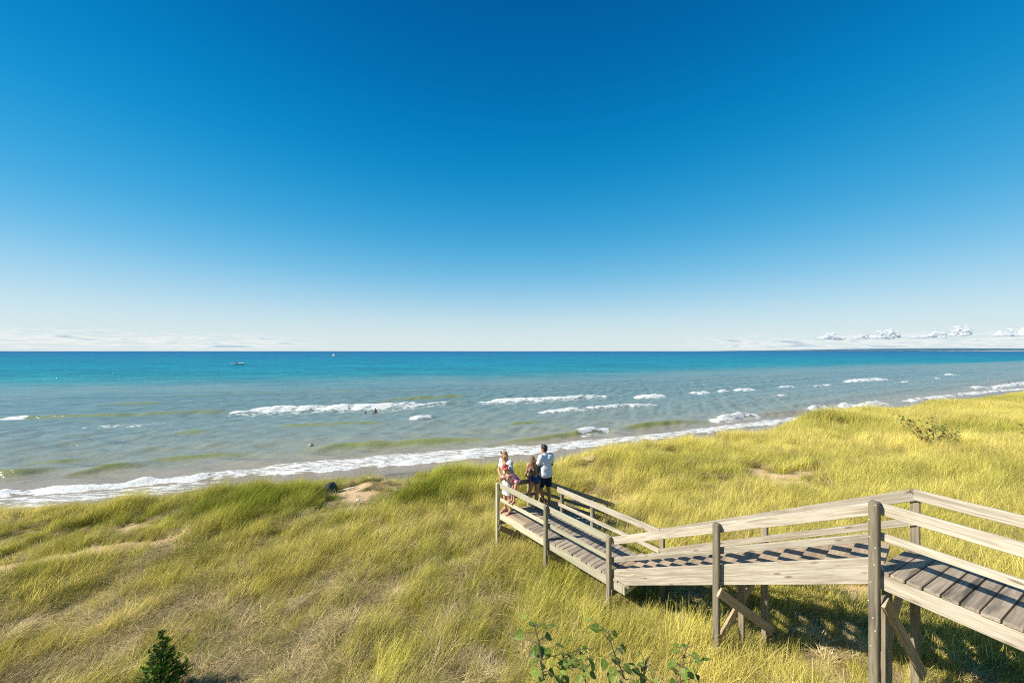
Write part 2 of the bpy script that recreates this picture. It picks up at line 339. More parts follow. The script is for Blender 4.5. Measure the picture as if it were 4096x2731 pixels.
# ------------------------------------------------------------------ lake
def build_water():
    # rows of the sheet run along the shore: v is the distance out from the shoreline
    vs = np.concatenate([np.arange(-6, 14, 0.16), np.arange(14, 45, 0.26), np.arange(45, 90, 0.42)])
    xs = np.concatenate([np.arange(-170, -60, 1.6), np.arange(-60, 60, 0.38), np.arange(60, 200, 0.7), np.arange(200, 300, 2.0), np.arange(300, 560, 6.0)])
    X, Vv = np.meshgrid(xs, vs, indexing='ij'); ysv = shore_y(xs)[:, None]; Y = Vv + ysv
    # chop and swell
    r = np.random.default_rng(11); eta = np.zeros_like(X)
    c0, s0 = math.cos(0.33), math.sin(0.33)
    A = X * c0 + Y * s0
    wob = 3.0 * (fbm(X, Vv, 26, 70, 2) - 0.5) * 2
    for lam, amp in ((8.2, 0.12), (5.6, 0.06), (12.5, 0.10)):
        ph = 2 * PI * (Vv + wob * lam / 8.0) / lam + r.random() * 6
        env = 0.35 + 1.1 * fbm(A, Vv * 1.6, 11, 80 + int(lam), 2) ** 1.2
        eta += amp * env * (2 * (0.5 + 0.5 * np.sin(ph)) ** 2.2 - 0.7)
    for k in range(42):
        lam = 0.9 * (4.6) ** r.random(); th = r.normal(0, 0.55); kk = 2 * PI / lam
        amp = 0.0075 * lam ** 0.85
        eta += amp * np.sin(kk * (Vv * math.cos(th) + A * math.sin(th)) + r.random() * 7) * (0.4 + 1.1 * vnoise(A, Vv, 5 + k % 5, 90 + k % 7))
    depthfade = sst(-0.5, 6.0, Vv); eta *= depthfade
    foam = np.zeros_like(X); thin = np.zeros_like(X)
    # breakers: crest polylines located on the lake, (points, height, foam 0..1, front width, back width)
    BR = [([(930, 1645), (1000, 1641), (1250, 1633), (1450, 1628), (1620, 1622), (1800, 1610)], 0.55, 1.0, 1.6, 1.8),
          ([(-150, 1676), (0, 1672), (120, 1668), (400, 1663), (620, 1655), (960, 1643)], 0.5, 0.0, 1.0, 2.0),
          ([(10, 1673), (70, 1670), (140, 1667)], 0.15, 0.8, 1.3, 1.0),
          ([(1915, 1608), (2100, 1600), (2260, 1592), (2425, 1582)], 0.5, 1.0, 1.4, 1.6), ([(1700, 1618), (1800, 1612), (1930, 1607)], 0.35, 0.25, 1.0, 1.6),
          ([(2150, 1644), (2260, 1637), (2400, 1629), (2630, 1615)], 0.35, 0.85, 0.9, 1.3),
          ([(2535, 1584), (2600, 1581), (2660, 1577)], 0.45, 1.0, 1.4, 1.6), ([(2755, 1568), (2835, 1564)], 0.4, 1.0, 1.5, 1.5), ([(2870, 1562), (2915, 1558)], 0.35, 0.9, 1.0, 1.5),
          ([(2930, 1558), (3015, 1553)], 0.45, 1.0, 1.6, 1.5), ([(3108, 1547), (3172, 1543)], 0.35, 0.9, 1.2, 1.5), ([(3235, 1544), (3285, 1541)], 0.3, 0.75, 1.0, 1.5), ([(3290, 1539), (3325, 1537)], 0.3, 0.75, 1.0, 1.5),
          ([(3372, 1523), (3450, 1518), (3535, 1512)], 0.5, 1.0, 2.3, 1.8), ([(3778, 1498), (3810, 1495)], 0.45, 1.0, 2.0, 1.5), ([(3730, 1512), (3760, 1510)], 0.3, 0.7, 1.6, 1.5), ([(3600, 1527), (3630, 1524)], 0.3, 0.7, 1.3, 1.5),
          ([(1635, 1670), (1735, 1662)], 0.3, 0.85, 1.3, 1.2), ([(3100, 1581), (3145, 1578)], 0.25, 0.8, 0.8, 1.2),
          ([(2300, 1726), (2370, 1717), (2435, 1706)], 0.4, 1.0, 1.0, 1.1), ([(1950, 1765), (2150, 1748), (2300, 1728), (2440, 1706)], 0.35, 0.0, 1.0, 1.6),
          ([(2830, 1676), (2900, 1668), (3020, 1652)], 0.5, 1.0, 1.15, 1.2), ([(2430, 1708), (2640, 1692), (2840, 1676)], 0.45, 0.0, 1.0, 1.6), ([(3010, 1652), (3060, 1650), (3150, 1645), (3240, 1636)], 0.35, 0.15, 0.8, 1.4),
          ([(3230, 1636), (3312, 1626)], 0.6, 1.0, 1.3, 1.4), ([(3355, 1626), (3415, 1618)], 0.75, 1.0, 1.3, 1.4), ([(3430, 1622), (3535, 1608)], 0.6, 1.0, 1.3, 1.4),
          ([(3610, 1602), (3700, 1594), (3790, 1584), (3925, 1566)], 0.4, 0.9, 1.3, 1.4), ([(3880, 1550), (3935, 1545)], 0.5, 0.9, 1.6, 1.5), ([(3965, 1547), (4100, 1530), (4250, 1516)], 0.4, 0.9, 1.5, 1.5), ([(3925, 1566), (4100, 1556), (4300, 1540)], 0.3, 0.9, 1.4, 1.5),
          ([(560, 1828), (760, 1815), (1000, 1800)], 0.22, 0.0, 1.0, 1.3), ([(1150, 1790), (1300, 1782), (1500, 1768), (1800, 1755), (2020, 1745)], 0.42, 0.0, 1.1, 1.6),
          ([(-100, 1885), (100, 1878), (220, 1862)], 0.36, 0.0, 0.9, 1.3), ([(290, 1882), (420, 1862), (560, 1848)], 0.34, 0.0, 0.9, 1.2), ([(130, 1842), (350, 1826)], 0.26, 0.0, 0.9, 1.2),
          ([(200, 1740), (420, 1732)], 0.22, 0.2, 0.8, 1.2), ([(640, 1580), (1100, 1568), (1500, 1556)], 0.25, 0.0, 1.3, 2.4), ([(380, 1613), (700, 1605)], 0.3, 0.0, 1.2, 2.0), ([(1480, 1600), (1700, 1589), (1900, 1580)], 0.4, 0.0, 1.3, 2.0),
          ([(2000, 1690), (2200, 1676)], 0.25, 0.0, 1.0, 1.5), ([(1040, 1700), (1330, 1690), (1600, 1680)], 0.3, 0.0, 1.0, 1.5), ([(700, 1722), (860, 1716)], 0.25, 0.0, 1.0, 1.4)]
    for i, (pts, hg, fo, wf, wb) in enumerate(BR):
        w = np.array([W(px, py, -H + 0.25) for px, py in pts]); o = np.argsort(w[:, 0]); w = w[o]
        vc = w[:, 1] - shore_y(w[:, 0])
        a = np.searchsorted(xs, w[0, 0] - 1.5); b = np.searchsorted(xs, w[-1, 0] + 1.5)
        if b - a < 3: continue
        xc = xs[a:b]; ln = w[-1, 0] - w[0, 0]; tp = min(5.0, 0.3 * ln + 0.6)
        env = sst(w[0, 0] - 1.2, w[0, 0] + tp, xc) * (1 - sst(w[-1, 0] - tp, w[-1, 0] + 1.2, xc))
        envf = sst(w[0, 0] - 0.6, w[0, 0] + 0.6, xc) * (1 - sst(w[-1, 0] - 0.6, w[-1, 0] + 0.6, xc))
        cl = np.interp(xc, w[:, 0], vc) + 0.9 * (fbm(xc, xc * 0 + i * 7.3, 5.0, 33, 3) - 0.5)
        env = env * (0.75 + 0.5 * fbm(xc, xc * 0 + i, 3.5, 35, 2))
        d = Vv[a:b] - cl[:, None]
        prof = np.where(d > 0, np.exp(-(d / wb) ** 2), np.exp(-(d / (wf * 0.5)) ** 2))
        eta[a:b] = eta[a:b] * (1 - 0.5 * prof) + hg * env[:, None] * prof - 0.12 * hg * env[:, None] * np.exp(-((d + wf * 1.2) / wf) ** 2)
        if fo > 0:
            rag = 0.7 * (fbm(X[a:b], Y[a:b], 0.8, 50 + i % 5, 3) - 0.5)
            fm = sst(-wf * 0.95, -wf * 0.55, d + rag) * (1 - sst(0.12, 0.5, d + 0.3 * rag))
            fm = fm * envf[:, None] * fo * (0.58 + 0.45 * sst(0.36, 0.56, fbm(X[a:b], Y[a:b], 1.1, 63 + i % 4, 3)))
            trail = 0.50 * fo * sst(-wf * 3.2, -wf * 1.0, d) * (1 - sst(-wf * 0.9, -wf * 0.3, d)) * envf[:, None]
            foam[a:b] = np.maximum(foam[a:b], np.maximum(fm, trail))
            eta[a:b] += fm * (0.24 * fbm(X[a:b], Y[a:b], 0.6, 44, 3) + 0.0)
        else:
            thin[a:b] = np.maximum(thin[a:b], env[:, None] * np.exp(-((d + 0.25 * wf) / (0.45 * wf)) ** 2))
    # shore wash
    wid = np.interp(xs, [-170, -35, -25, -20, -15, -8, 0, 8, 20, 35, 60, 140, 300], [1.2, 1.3, 1.6, 2.6, 4.2, 4.4, 3.6, 3.0, 2.6, 3.2, 1.2, 1.0, 1.0])[:, None]
    edge = (1.3 * (fbm(xs, xs * 0, 4.5, 51, 4) - 0.5))[:, None]
    dv = Vv - edge
    lead = sst(-0.35, 0.05, dv + 0.5 * (fbm(X, Y, 0.6, 52, 3) - 0.5)) * (1 - sst(0.30, 1.1, dv + 1.3 * (fbm(X, Y, 0.9, 53, 3) - 0.5))) * (0.60 + 0.42 * sst(0.35, 0.6, fbm(X, Y, 1.5, 59, 3)))
    lace = 0.60 * sst(-0.2, 0.4, dv) * (1 - sst(0.8, 1.1, dv / wid))
    left = 1 - sst(-22, -17, X)
    swash = 0.56 * left * sst(-3.6, -3.0, dv) * (1 - sst(-0.6, -0.1, dv)) + 0.42 * (1 - left) * sst(20, 26, X) * (1 - sst(40, 48, X)) * sst(-2.2, -1.6, dv) * (1 - sst(-0.4, 0.1, dv))
    right = 1 - sst(14, 22, X) * (1 - 0.75 * sst(0.5, 0.62, fbm(X, X * 0, 9.0, 58, 2)))
    foam = np.maximum(foam, np.maximum.reduce([lead * right, lace * (1 - 0.6 * sst(44, 52, X)), swash]))
    top = (0.32 * lead * sst(-.3, .7, dv) * (0.5 + fbm(X, Y, 1.1, 54, 3))) * right
    eta += top + lead * 0.10 * (fbm(X, Y, 0.4, 55, 2) - 0.3)
    # drifting foam streaks behind the first bar
    fx, fy = W(500, 1704, -H)
    st = np.exp(-((X - fx) / 8.5) ** 2 - ((Y - fy - 0.25 * (X - fx)) / 2.6) ** 2)
    fx, fy = W(1600, 1655, -H); st2 = 0.8 * np.exp(-((X - fx) / 14) ** 2 - ((Y - fy - 0.28 * (X - fx)) / 2.2) ** 2)
    fx, fy = W(2300, 1625, -H); st3 = 0.7 * np.exp(-((X - fx) / 14) ** 2 - ((Y - fy - 0.3 * (X - fx)) / 2.0) ** 2)
    foam = np.maximum(foam, 0.49 * np.maximum.reduce([st, st2, st3]))
    eta *= 1 - sst(40, 88, Vv); foam *= 1 - sst(80, 90, Vv)
    gz = terrain(X, Y)
    run = -3.1 + 1.5 * (fbm(xs, xs * 0, 3.0, 57, 3) - 0.5)[:, None] + np.where(X < -17, -0.8, 0)
    Z = np.where(Vv > 0.6, eta, np.maximum(eta, gz + 0.02)); Z = np.where(Vv < run, gz - 0.15, Z)
    nx, nv = X.shape; I = np.arange(nx * nv).reshape(nx, nv)
    V = np.stack([X, Y, Z], -1).reshape(-1, 3)
    Fc = np.stack([I[:-1, :-1], I[1:, :-1], I[1:, 1:], I[:-1, 1:]], -1).reshape(-1, 4)
    inner = ~((Vv < -5.8).ravel()[Fc].all(1)); Fc = Fc[inner]
    # open lake to the horizon
    rr = 90 * (45000 / 90) ** (np.linspace(0, 1, 110) ** 1.15); rr[0] = 86.0
    tt = np.linspace(0, 1, 150)
    xl = -300 - (rr - rr[0]) * 2.4; xr = 700 + (rr - rr[0]) * 2.4
    X2 = xl[None] * (1 - tt[:, None]) + xr[None] * tt[:, None]; Y2 = rr[None] + np.minimum(shore_y(X2), 165.0) * np.exp(-np.maximum(rr[None] - 90, 0) / 900)
    n0 = len(V); I2 = np.arange(X2.size).reshape(X2.shape) + n0
    V2 = np.stack([X2, Y2, np.zeros_like(X2)], -1).reshape(-1, 3)
    V2[:, 2] -= 0.015
    F2 = np.stack([I2[:-1, :-1], I2[1:, :-1], I2[1:, 1:], I2[:-1, 1:]], -1).reshape(-1, 4)
    me = mesh_np('water', np.concatenate([V, V2]), np.concatenate([Fc, F2]))
    z2 = np.zeros(X2.size)
    attr(me, 'foam', np.concatenate([foam.ravel(), z2])); attr(me, 'thin', np.concatenate([thin.ravel(), z2]))
    attr(me, 'off', np.concatenate([Vv.ravel(), (rr[None] + z2.reshape(X2.shape)).ravel()]))
    t = NT('lake_water'); p = t.pos(); off = t.attr('off'); foam_a = t.attr('foam'); thin_a = t.attr('thin')
    al = t.mapping(p, (0.35, 1.0, 1.0), (0, 0, -0.3))
    n_big = t.noise(t.mapping(p, (0.02, 0.06, 0.05), (0, 0, -0.3)), 1.0, 3)
    n_mid = t.noise(al, 0.8, 4, 0.6); n_fine = t.noise(al, 3.2, 3, 0.6); n_far = t.noise(t.mapping(p, (0.55, 1.0, 1.0), (0, 0, -0.15)), 0.13, 6, 0.7)
    o2 = t.math('ADD', off, t.math('MULTIPLY', t.math('SUBTRACT', n_big, 0.5), t.math('MINIMUM', t.math('MULTIPLY', off, 0.55), 60.0)))
    ramp = t.node('ShaderNodeValToRGB'); e = ramp.color_ramp.elements
    lg = t.math('DIVIDE', t.math('LOGARITHM', t.math('MAXIMUM', t.math('ADD', o2, 4.0), 1.0), 10.0), 4.0); t.L.new(lg, ramp.inputs[0])
    def k(v): return math.log10(max(v + 4.0, 1.0)) / 4.0
    stops = [(-3, (0.25, 0.19, 0.14)), (3, (0.35, 0.295, 0.215)), (8, (0.27, 0.295, 0.235)), (26, (0.205, 0.28, 0.262)), (62, (0.15, 0.25, 0.25)), (115, (0.016, 0.25, 0.315)), (240, (0.004, 0.235, 0.345)), (900, (0.003, 0.17, 0.32)), (5000, (0.003, 0.12, 0.285))]
    e[0].position = k(stops[0][0]); e[0].color = stops[0][1] + (1,); e[1].position = k(stops[-1][0]); e[1].color = stops[-1][1] + (1,)
    for vv, c in stops[1:-1]:
        q = e.new(k(vv)); q.color = c + (1,)
    c = ramp.outputs[0]
    c = t.mix(t.math('MULTIPLY', thin_a, 0.8, clamp=True), c, (0.24, 0.27, 0.085))  # green on wave fronts: light through the thin crest, painted into the colour
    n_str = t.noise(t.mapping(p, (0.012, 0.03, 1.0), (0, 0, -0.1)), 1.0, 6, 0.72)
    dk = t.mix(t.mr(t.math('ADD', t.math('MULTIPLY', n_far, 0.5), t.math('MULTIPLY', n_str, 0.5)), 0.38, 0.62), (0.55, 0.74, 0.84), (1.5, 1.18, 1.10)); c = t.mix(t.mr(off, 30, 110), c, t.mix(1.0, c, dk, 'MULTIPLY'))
    # foam coverage breaks up with fine noise
    fn = t.noise(t.mapping(p, (0.38, 1.5, 1.0), (0, 0, -0.3)), 2.8, 6, 0.70)
    ff = t.mr(t.math('ADD', foam_a, t.math('MULTIPLY', t.math('SUBTRACT', fn, 0.5), 1.35)), 0.46, 0.70)
    ff = t.math('MULTIPLY', ff, t.mr(foam_a, 0.06, 0.3))
    b = t.bump(n_mid, 0.7, 0.16); b = t.bump(n_fine, 0.75, 0.06, b); b = t.bump(t.noise(t.mapping(p, (0.45, 1.5, 1.0), (0, 0, -0.25)), 7.0, 3, 0.6), 0.6, 0.025, b)
    bfar = t.bump(n_far, 1.0, 1.6, b)
    nm = t.node('ShaderNodeMix', data_type='VECTOR'); t.L.new(t.mr(off, 50, 120), nm.inputs[0]); t.L.new(b, nm.inputs[4]); t.L.new(bfar, nm.inputs[5])
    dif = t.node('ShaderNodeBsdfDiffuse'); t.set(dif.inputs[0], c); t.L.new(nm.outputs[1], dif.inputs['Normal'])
    gl = t.node('ShaderNodeBsdfGlossy'); gl.inputs['Roughness'].default_value = 0.14; t.L.new(nm.outputs[1], gl.inputs['Normal'])
    fr = t.node('ShaderNodeFresnel'); fr.inputs['IOR'].default_value = 1.33; t.L.new(nm.outputs[1], fr.inputs['Normal'])
    rf = t.math('MINIMUM', t.math('MULTIPLY', fr.outputs[0], 0.95), t.mr(off, 20, 150, 0.58, 0.12))
    w = t.node('ShaderNodeMixShader'); t.L.new(rf, w.inputs[0]); t.L.new(dif.outputs[0], w.inputs[1]); t.L.new(gl.outputs[0], w.inputs[2])
    fb = t.bump(t.noise(p, 5, 4, 0.6), 0.7, 0.09)
    fo = t.bsdf(t.mix(t.mr(fn, 0.35, 0.7), (0.66, 0.67, 0.63), (0.86, 0.86, 0.83)), 0.9, fb, 0.1)
    ms = t.node('ShaderNodeMixShader'); t.L.new(ff, ms.inputs[0]); t.L.new(w.outputs[0], ms.inputs[1]); t.L.new(fo.outputs[0], ms.inputs[2])
    o = link('water', me, t.done(ms)); tag(o, kind='structure')
    return X, Y, Z, xs, vs
WX, WY, WZ, Wxs, Wvs = build_water()
def wz(x, y):
    i = min(len(Wxs) - 1, int(np.searchsorted(Wxs, x))); v = y - float(shore_y(x))
    if v > Wvs[-1]: return 0.0
    return float(WZ[i, min(len(Wvs) - 1, int(np.searchsorted(Wvs, v)))])

# ------------------------------------------------------------------ far shore and clouds
def build_far():
    D = 15000.0; xs = np.linspace(9300, 60000, 900)
    ramp = sst(9300, 20500, xs)
    top = (8 + 128 * ramp) * (0.85 + 0.3 * fbm(xs, xs * 0, 1800, 5, 4)) + 12 * vnoise(xs, xs * 0, 120, 6)
    rows = [(0.0, -5), (0.01, 12), (0.03, None), (0.35, 'top'), (1.0, 'top')]
    V = []
    for fr, hh in rows:
        z = np.full_like(xs, float(hh)) if isinstance(hh, (int, float)) else (top * 0.55 if hh is None else top)
        z = np.minimum(z, top)
        V.append(np.stack([xs, D + 3000 * fr + 300 * vnoise(xs, xs * 0, 1500, 8), z], -1))
    V = np.array(V); n = len(xs); I = np.arange(V.shape[0] * n).reshape(V.shape[0], n)
    Fc = np.stack([I[:-1, :-1], I[:-1, 1:], I[1:, 1:], I[1:, :-1]], -1).reshape(-1, 4)
    me = mesh_np('hills', V.reshape(-1, 3), Fc)
    t = NT('hazy_woods'); p = t.pos(); n1 = t.noise(t.mapping(p, (1, 1, 6)), 0.004, 4)
    c = t.mix(t.mr(n1, 0.4, 0.65), (0.055, 0.13, 0.20), (0.10, 0.20, 0.26))  # woods coloured blue-grey: the distance haze is put into the base colour
    sz = t.node('ShaderNodeSeparateXYZ'); t.L.new(p, sz.inputs[0])
    c = t.mix(t.math('MULTIPLY', t.mr(sz.outputs[2], 14, 24, 1, 0), t.mr(sz.outputs[0], 17000, 21000)), c, (0.5, 0.43, 0.36))
    o = link('hills', me, t.done(t.bsdf(c, 0.95))); tag(o, kind='structure')
    # fair-weather cumulus far beyond the lake
    tcl = NT('cloud'); tcl.m.use_nodes = True
    d = tcl.node('ShaderNodeBsdfDiffuse'); d.inputs[0].default_value = (0.96, 0.94, 0.90, 1)
    tr = tcl.node('ShaderNodeBsdfTranslucent'); tr.inputs[0].default_value = (0.98, 0.96, 0.92, 1)
    mx = tcl.node('ShaderNodeMixShader'); mx.inputs[0].default_value = 0.5; tcl.L.new(d.outputs[0], mx.inputs[1]); tcl.L.new(tr.outputs[0], mx.inputs[2])
    lw = tcl.node('ShaderNodeLayerWeight'); lw.inputs[0].default_value = 0.5; tp = tcl.node('ShaderNodeBsdfTransparent')
    m2 = tcl.node('ShaderNodeMixShader'); tcl.L.new(tcl.mr(lw.outputs['Facing'], 0.10, 0.95, 0.22, 1.0), m2.inputs[0]); tcl.L.new(mx.outputs[0], m2.inputs[1]); tcl.L.new(tp.outputs[0], m2.inputs[2])
    cm = tcl.done(m2)
    D = 26000.0
    spec = [(3312, 1318, 1358, 60, 'small puffy white cumulus, leftmost of the row over the right horizon'), (3365, 1342, 1360, 42, 'tiny low cumulus just right of the leftmost puffy cloud'),
            (3440, 1328, 1357, 60, 'small cumulus in front of the paired tall cloud over the lake'), (3535, 1304, 1356, 98, 'tall slanting cumulus tower in the middle of the cloud row'),
            (3722, 1308, 1352, 100, 'broad cumulus left of the highest cloud on the right'), (3830, 1292, 1346, 92, 'highest cumulus of the row, with a pointed top'),
            (4018, 1308, 1345, 66, 'ragged cumulus between the highest cloud and the frame edge'), (4100, 1300, 1346, 60, 'cumulus cut by the right edge of the picture')]
    for i, (px, y0, y1, wpx, lab) in enumerate(spec):
        r = random.Random(40 + i); s = D / F
        hgt = (y1 - y0) * s; wid = wpx * s; zb = (HOR - y1) * s; P = []
        for k in range(44):
            u = r.uniform(-0.5, 0.5); lean = 0.2
            hmax = (1 - min(1, abs(u - lean) * 1.6)) ** 1.2 * 0.95 + 0.06; zz = r.uniform(0, 1) * hmax
            rad = (0.06 + 0.10 * r.random()) * (1 - 0.4 * zz)
            P.append(('e', (u * wid / hgt, r.uniform(-0.25, 0.25) * wid / hgt, max(0.02, zz * 0.86) + rad * .6), (rad * 1.5, rad * 1.5, rad), 0.0, 0.05))
        cl = lambda X, Y, Z: -Z + 0 * X + 0 * Y
        wv = lambda X, Y, Z: 0.016 * np.sin(X * 31 + Z * 17 + i) * np.sin(Y * 27 + X * 11) + 0.014 * np.sin(X * 63 + Z * 41) * np.sin(Z * 55 + Y * 37)
        me = sdf_mesh('cloud', P, 0.028, 0.05, cl, wv)
        co = np.empty(len(me.vertices) * 3, np.float32); me.vertices.foreach_get('co', co); me.vertices.foreach_set('co', co * hgt); me.update()
        o = link('cloud', me, cm, None, ((px - 2048) / F * D, D, zb + H)); tag(o, lab, 'cloud', 'cumulus clouds low on the right horizon', None)
# ------------------------------------------------------------------ dune grass
LIBC = {}
def clump_mesh(name, r, n, rad, lmin, lmax, width, lean, spread, droop, flat=False, plume=0.0):
    V = []; Fc = []; B = []
    for k in range(n):
        a = r.random() * 2 * PI; d = rad * math.sqrt(r.random())
        base = np.array([d * math.cos(a), d * math.sin(a), -0.05])
        L = lmin + (lmax - lmin) * r.random(); w = width * (0.7 + 0.6 * r.random())
        if flat:
            yaw = r.normal(0, 1.0); tilt = r.uniform(1.0, 1.6); dr = r.uniform(0.1, 0.7)
        else:
            yaw = r.normal(0, spread); tilt = abs(r.normal(lean, 0.18)); dr = r.uniform(0.4, 1.0) * droop
        pl = (r.random() < plume)
        if pl: L *= 1.25; tilt *= 0.7; w *= 0.55
        dirh = np.array([math.cos(yaw), math.sin(yaw), 0]); side = np.array([-math.sin(yaw), math.cos(yaw), 0])
        tw = r.uniform(-0.9, 0.9); side = side * math.cos(tw) + dirh * math.sin(tw) * 0.8 + np.array([0, 0, 0.25 * math.sin(tw)])
        p = base.copy(); b0 = r.random(); nseg = 4; i0 = len(V)
        for s in range(nseg + 1):
            f = s / nseg; ww = w * (1 - f) ** 0.7 * 0.5 + (0.0006 if s == nseg else 0)
            if pl and s >= 3: ww = w * (1.1 if s == 3 else 0.5)
            V.append(p - side * ww); V.append(p + side * ww); B += [(1.0 if pl and s >= 2 else b0)] * 2
            an = tilt + dr * f * 1.1
            p = p + (dirh * math.sin(an) + np.array([0, 0, math.cos(an)])) * (L / nseg)
        for s in range(nseg):
            q = i0 + 2 * s; Fc.append((q, q + 1, q + 3, q + 2))
    me = mesh_np(name, np.array(V), np.array(Fc), True); attr(me, 'blade', np.array(B)); return me

def grass_mat(name, green, straw, gain=1.0, trans=0.32):
    t = NT(name); b = t.attr('blade'); tint = t.attr('tint', 'INSTANCER'); br = t.attr('bright', 'INSTANCER')
    f = t.math('ADD', tint, t.math('MULTIPLY', t.math('SUBTRACT', b, 0.5), 0.9), clamp=True)
    c = t.mix(f, green, straw)
    hv = t.node('ShaderNodeHueSaturation'); t.L.new(c, hv.inputs['Color']); t.L.new(t.math('MULTIPLY', br, t.math('MULTIPLY_ADD', t.math('FRACT', t.math('MULTIPLY', b, 7.31)), 0.75, 0.62 * gain)), hv.inputs['Value'])
    d = t.node('ShaderNodeBsdfDiffuse'); t.L.new(hv.outputs[0], d.inputs[0])
    tr = t.node('ShaderNodeBsdfTranslucent'); t.L.new(hv.outputs[0], tr.inputs[0])
    mx = t.node('ShaderNodeMixShader'); mx.inputs[0].default_value = trans; t.L.new(d.outputs[0], mx.inputs[1]); t.L.new(tr.outputs[0], mx.inputs[2])
    return t.done(mx)

def lib(name, metas, mat):
    c = bpy.data.collections.new(name)
    for i, me in enumerate(metas):
        me.materials.append(mat); o = bpy.data.objects.new('%s_%02d' % (name, i), me); c.objects.link(o)
    return c

def scatter(name, label, pts, rot, scl, idx, tint, bright, coll):
    me = bpy.data.meshes.new(name); me.vertices.add(len(pts)); me.vertices.foreach_set('co', np.asarray(pts, np.float32).ravel())
    attr(me, 'rot', rot, 'FLOAT_VECTOR'); attr(me, 'scl', scl, 'FLOAT_VECTOR'); attr(me, 'idx', idx, 'INT'); attr(me, 'tint', tint); attr(me, 'bright', bright)
    o = link(name, me); tag(o, label, None, None, 'stuff')
    g = bpy.data.node_groups.new(name + '_scatter', 'GeometryNodeTree')
    g.interface.new_socket('Geometry', in_out='INPUT', socket_type='NodeSocketGeometry'); g.interface.new_socket('Geometry', in_out='OUTPUT', socket_type='NodeSocketGeometry')
    N = g.nodes; L = g.links; gi = N.new('NodeGroupInput'); go = N.new('NodeGroupOutput')
    ci = N.new('GeometryNodeCollectionInfo'); ci.inputs[0].default_value = coll; ci.inputs[1].default_value = True; ci.inputs[2].default_value = True
    ip = N.new('GeometryNodeInstanceOnPoints'); ip.inputs['Pick Instance'].default_value = True
    def na(nm, ty):
        n = N.new('GeometryNodeInputNamedAttribute'); n.data_type = ty; n.inputs[0].default_value = nm; return n.outputs[0]
    L.new(gi.outputs[0], ip.inputs['Points']); L.new(ci.outputs[0], ip.inputs['Instance']); L.new(na('idx', 'INT'), ip.inputs['Instance Index'])
    L.new(na('rot', 'FLOAT_VECTOR'), ip.inputs['Rotation']); L.new(na('scl', 'FLOAT_VECTOR'), ip.inputs['Scale']); L.new(ip.outputs[0], go.inputs[0])
    md = o.modifiers.new('scatter', 'NODES'); md.node_group = g
    return o

# boardwalk frame of reference (needed to keep grass out of the decks)
A0 = np.array([-0.355, 10.04]); E0 = np.array([4.336, 4.21]); DN = (E0 - A0) / np.linalg.norm(E0 - A0); PN = np.array([-DN[1], DN[0]])
if PN[0] < 0: PN = -PN
DECK_L = H - 4.52; DECK_U = H - 2.583; RAIL = 0.79
UU = np.array([0.442, -0.897]); QU = np.array([0.897, 0.442])
G1 = np.array([0.75, 10.50]); SD = np.array([0.891, 0.454]); SN = np.array([0.454, -0.891])

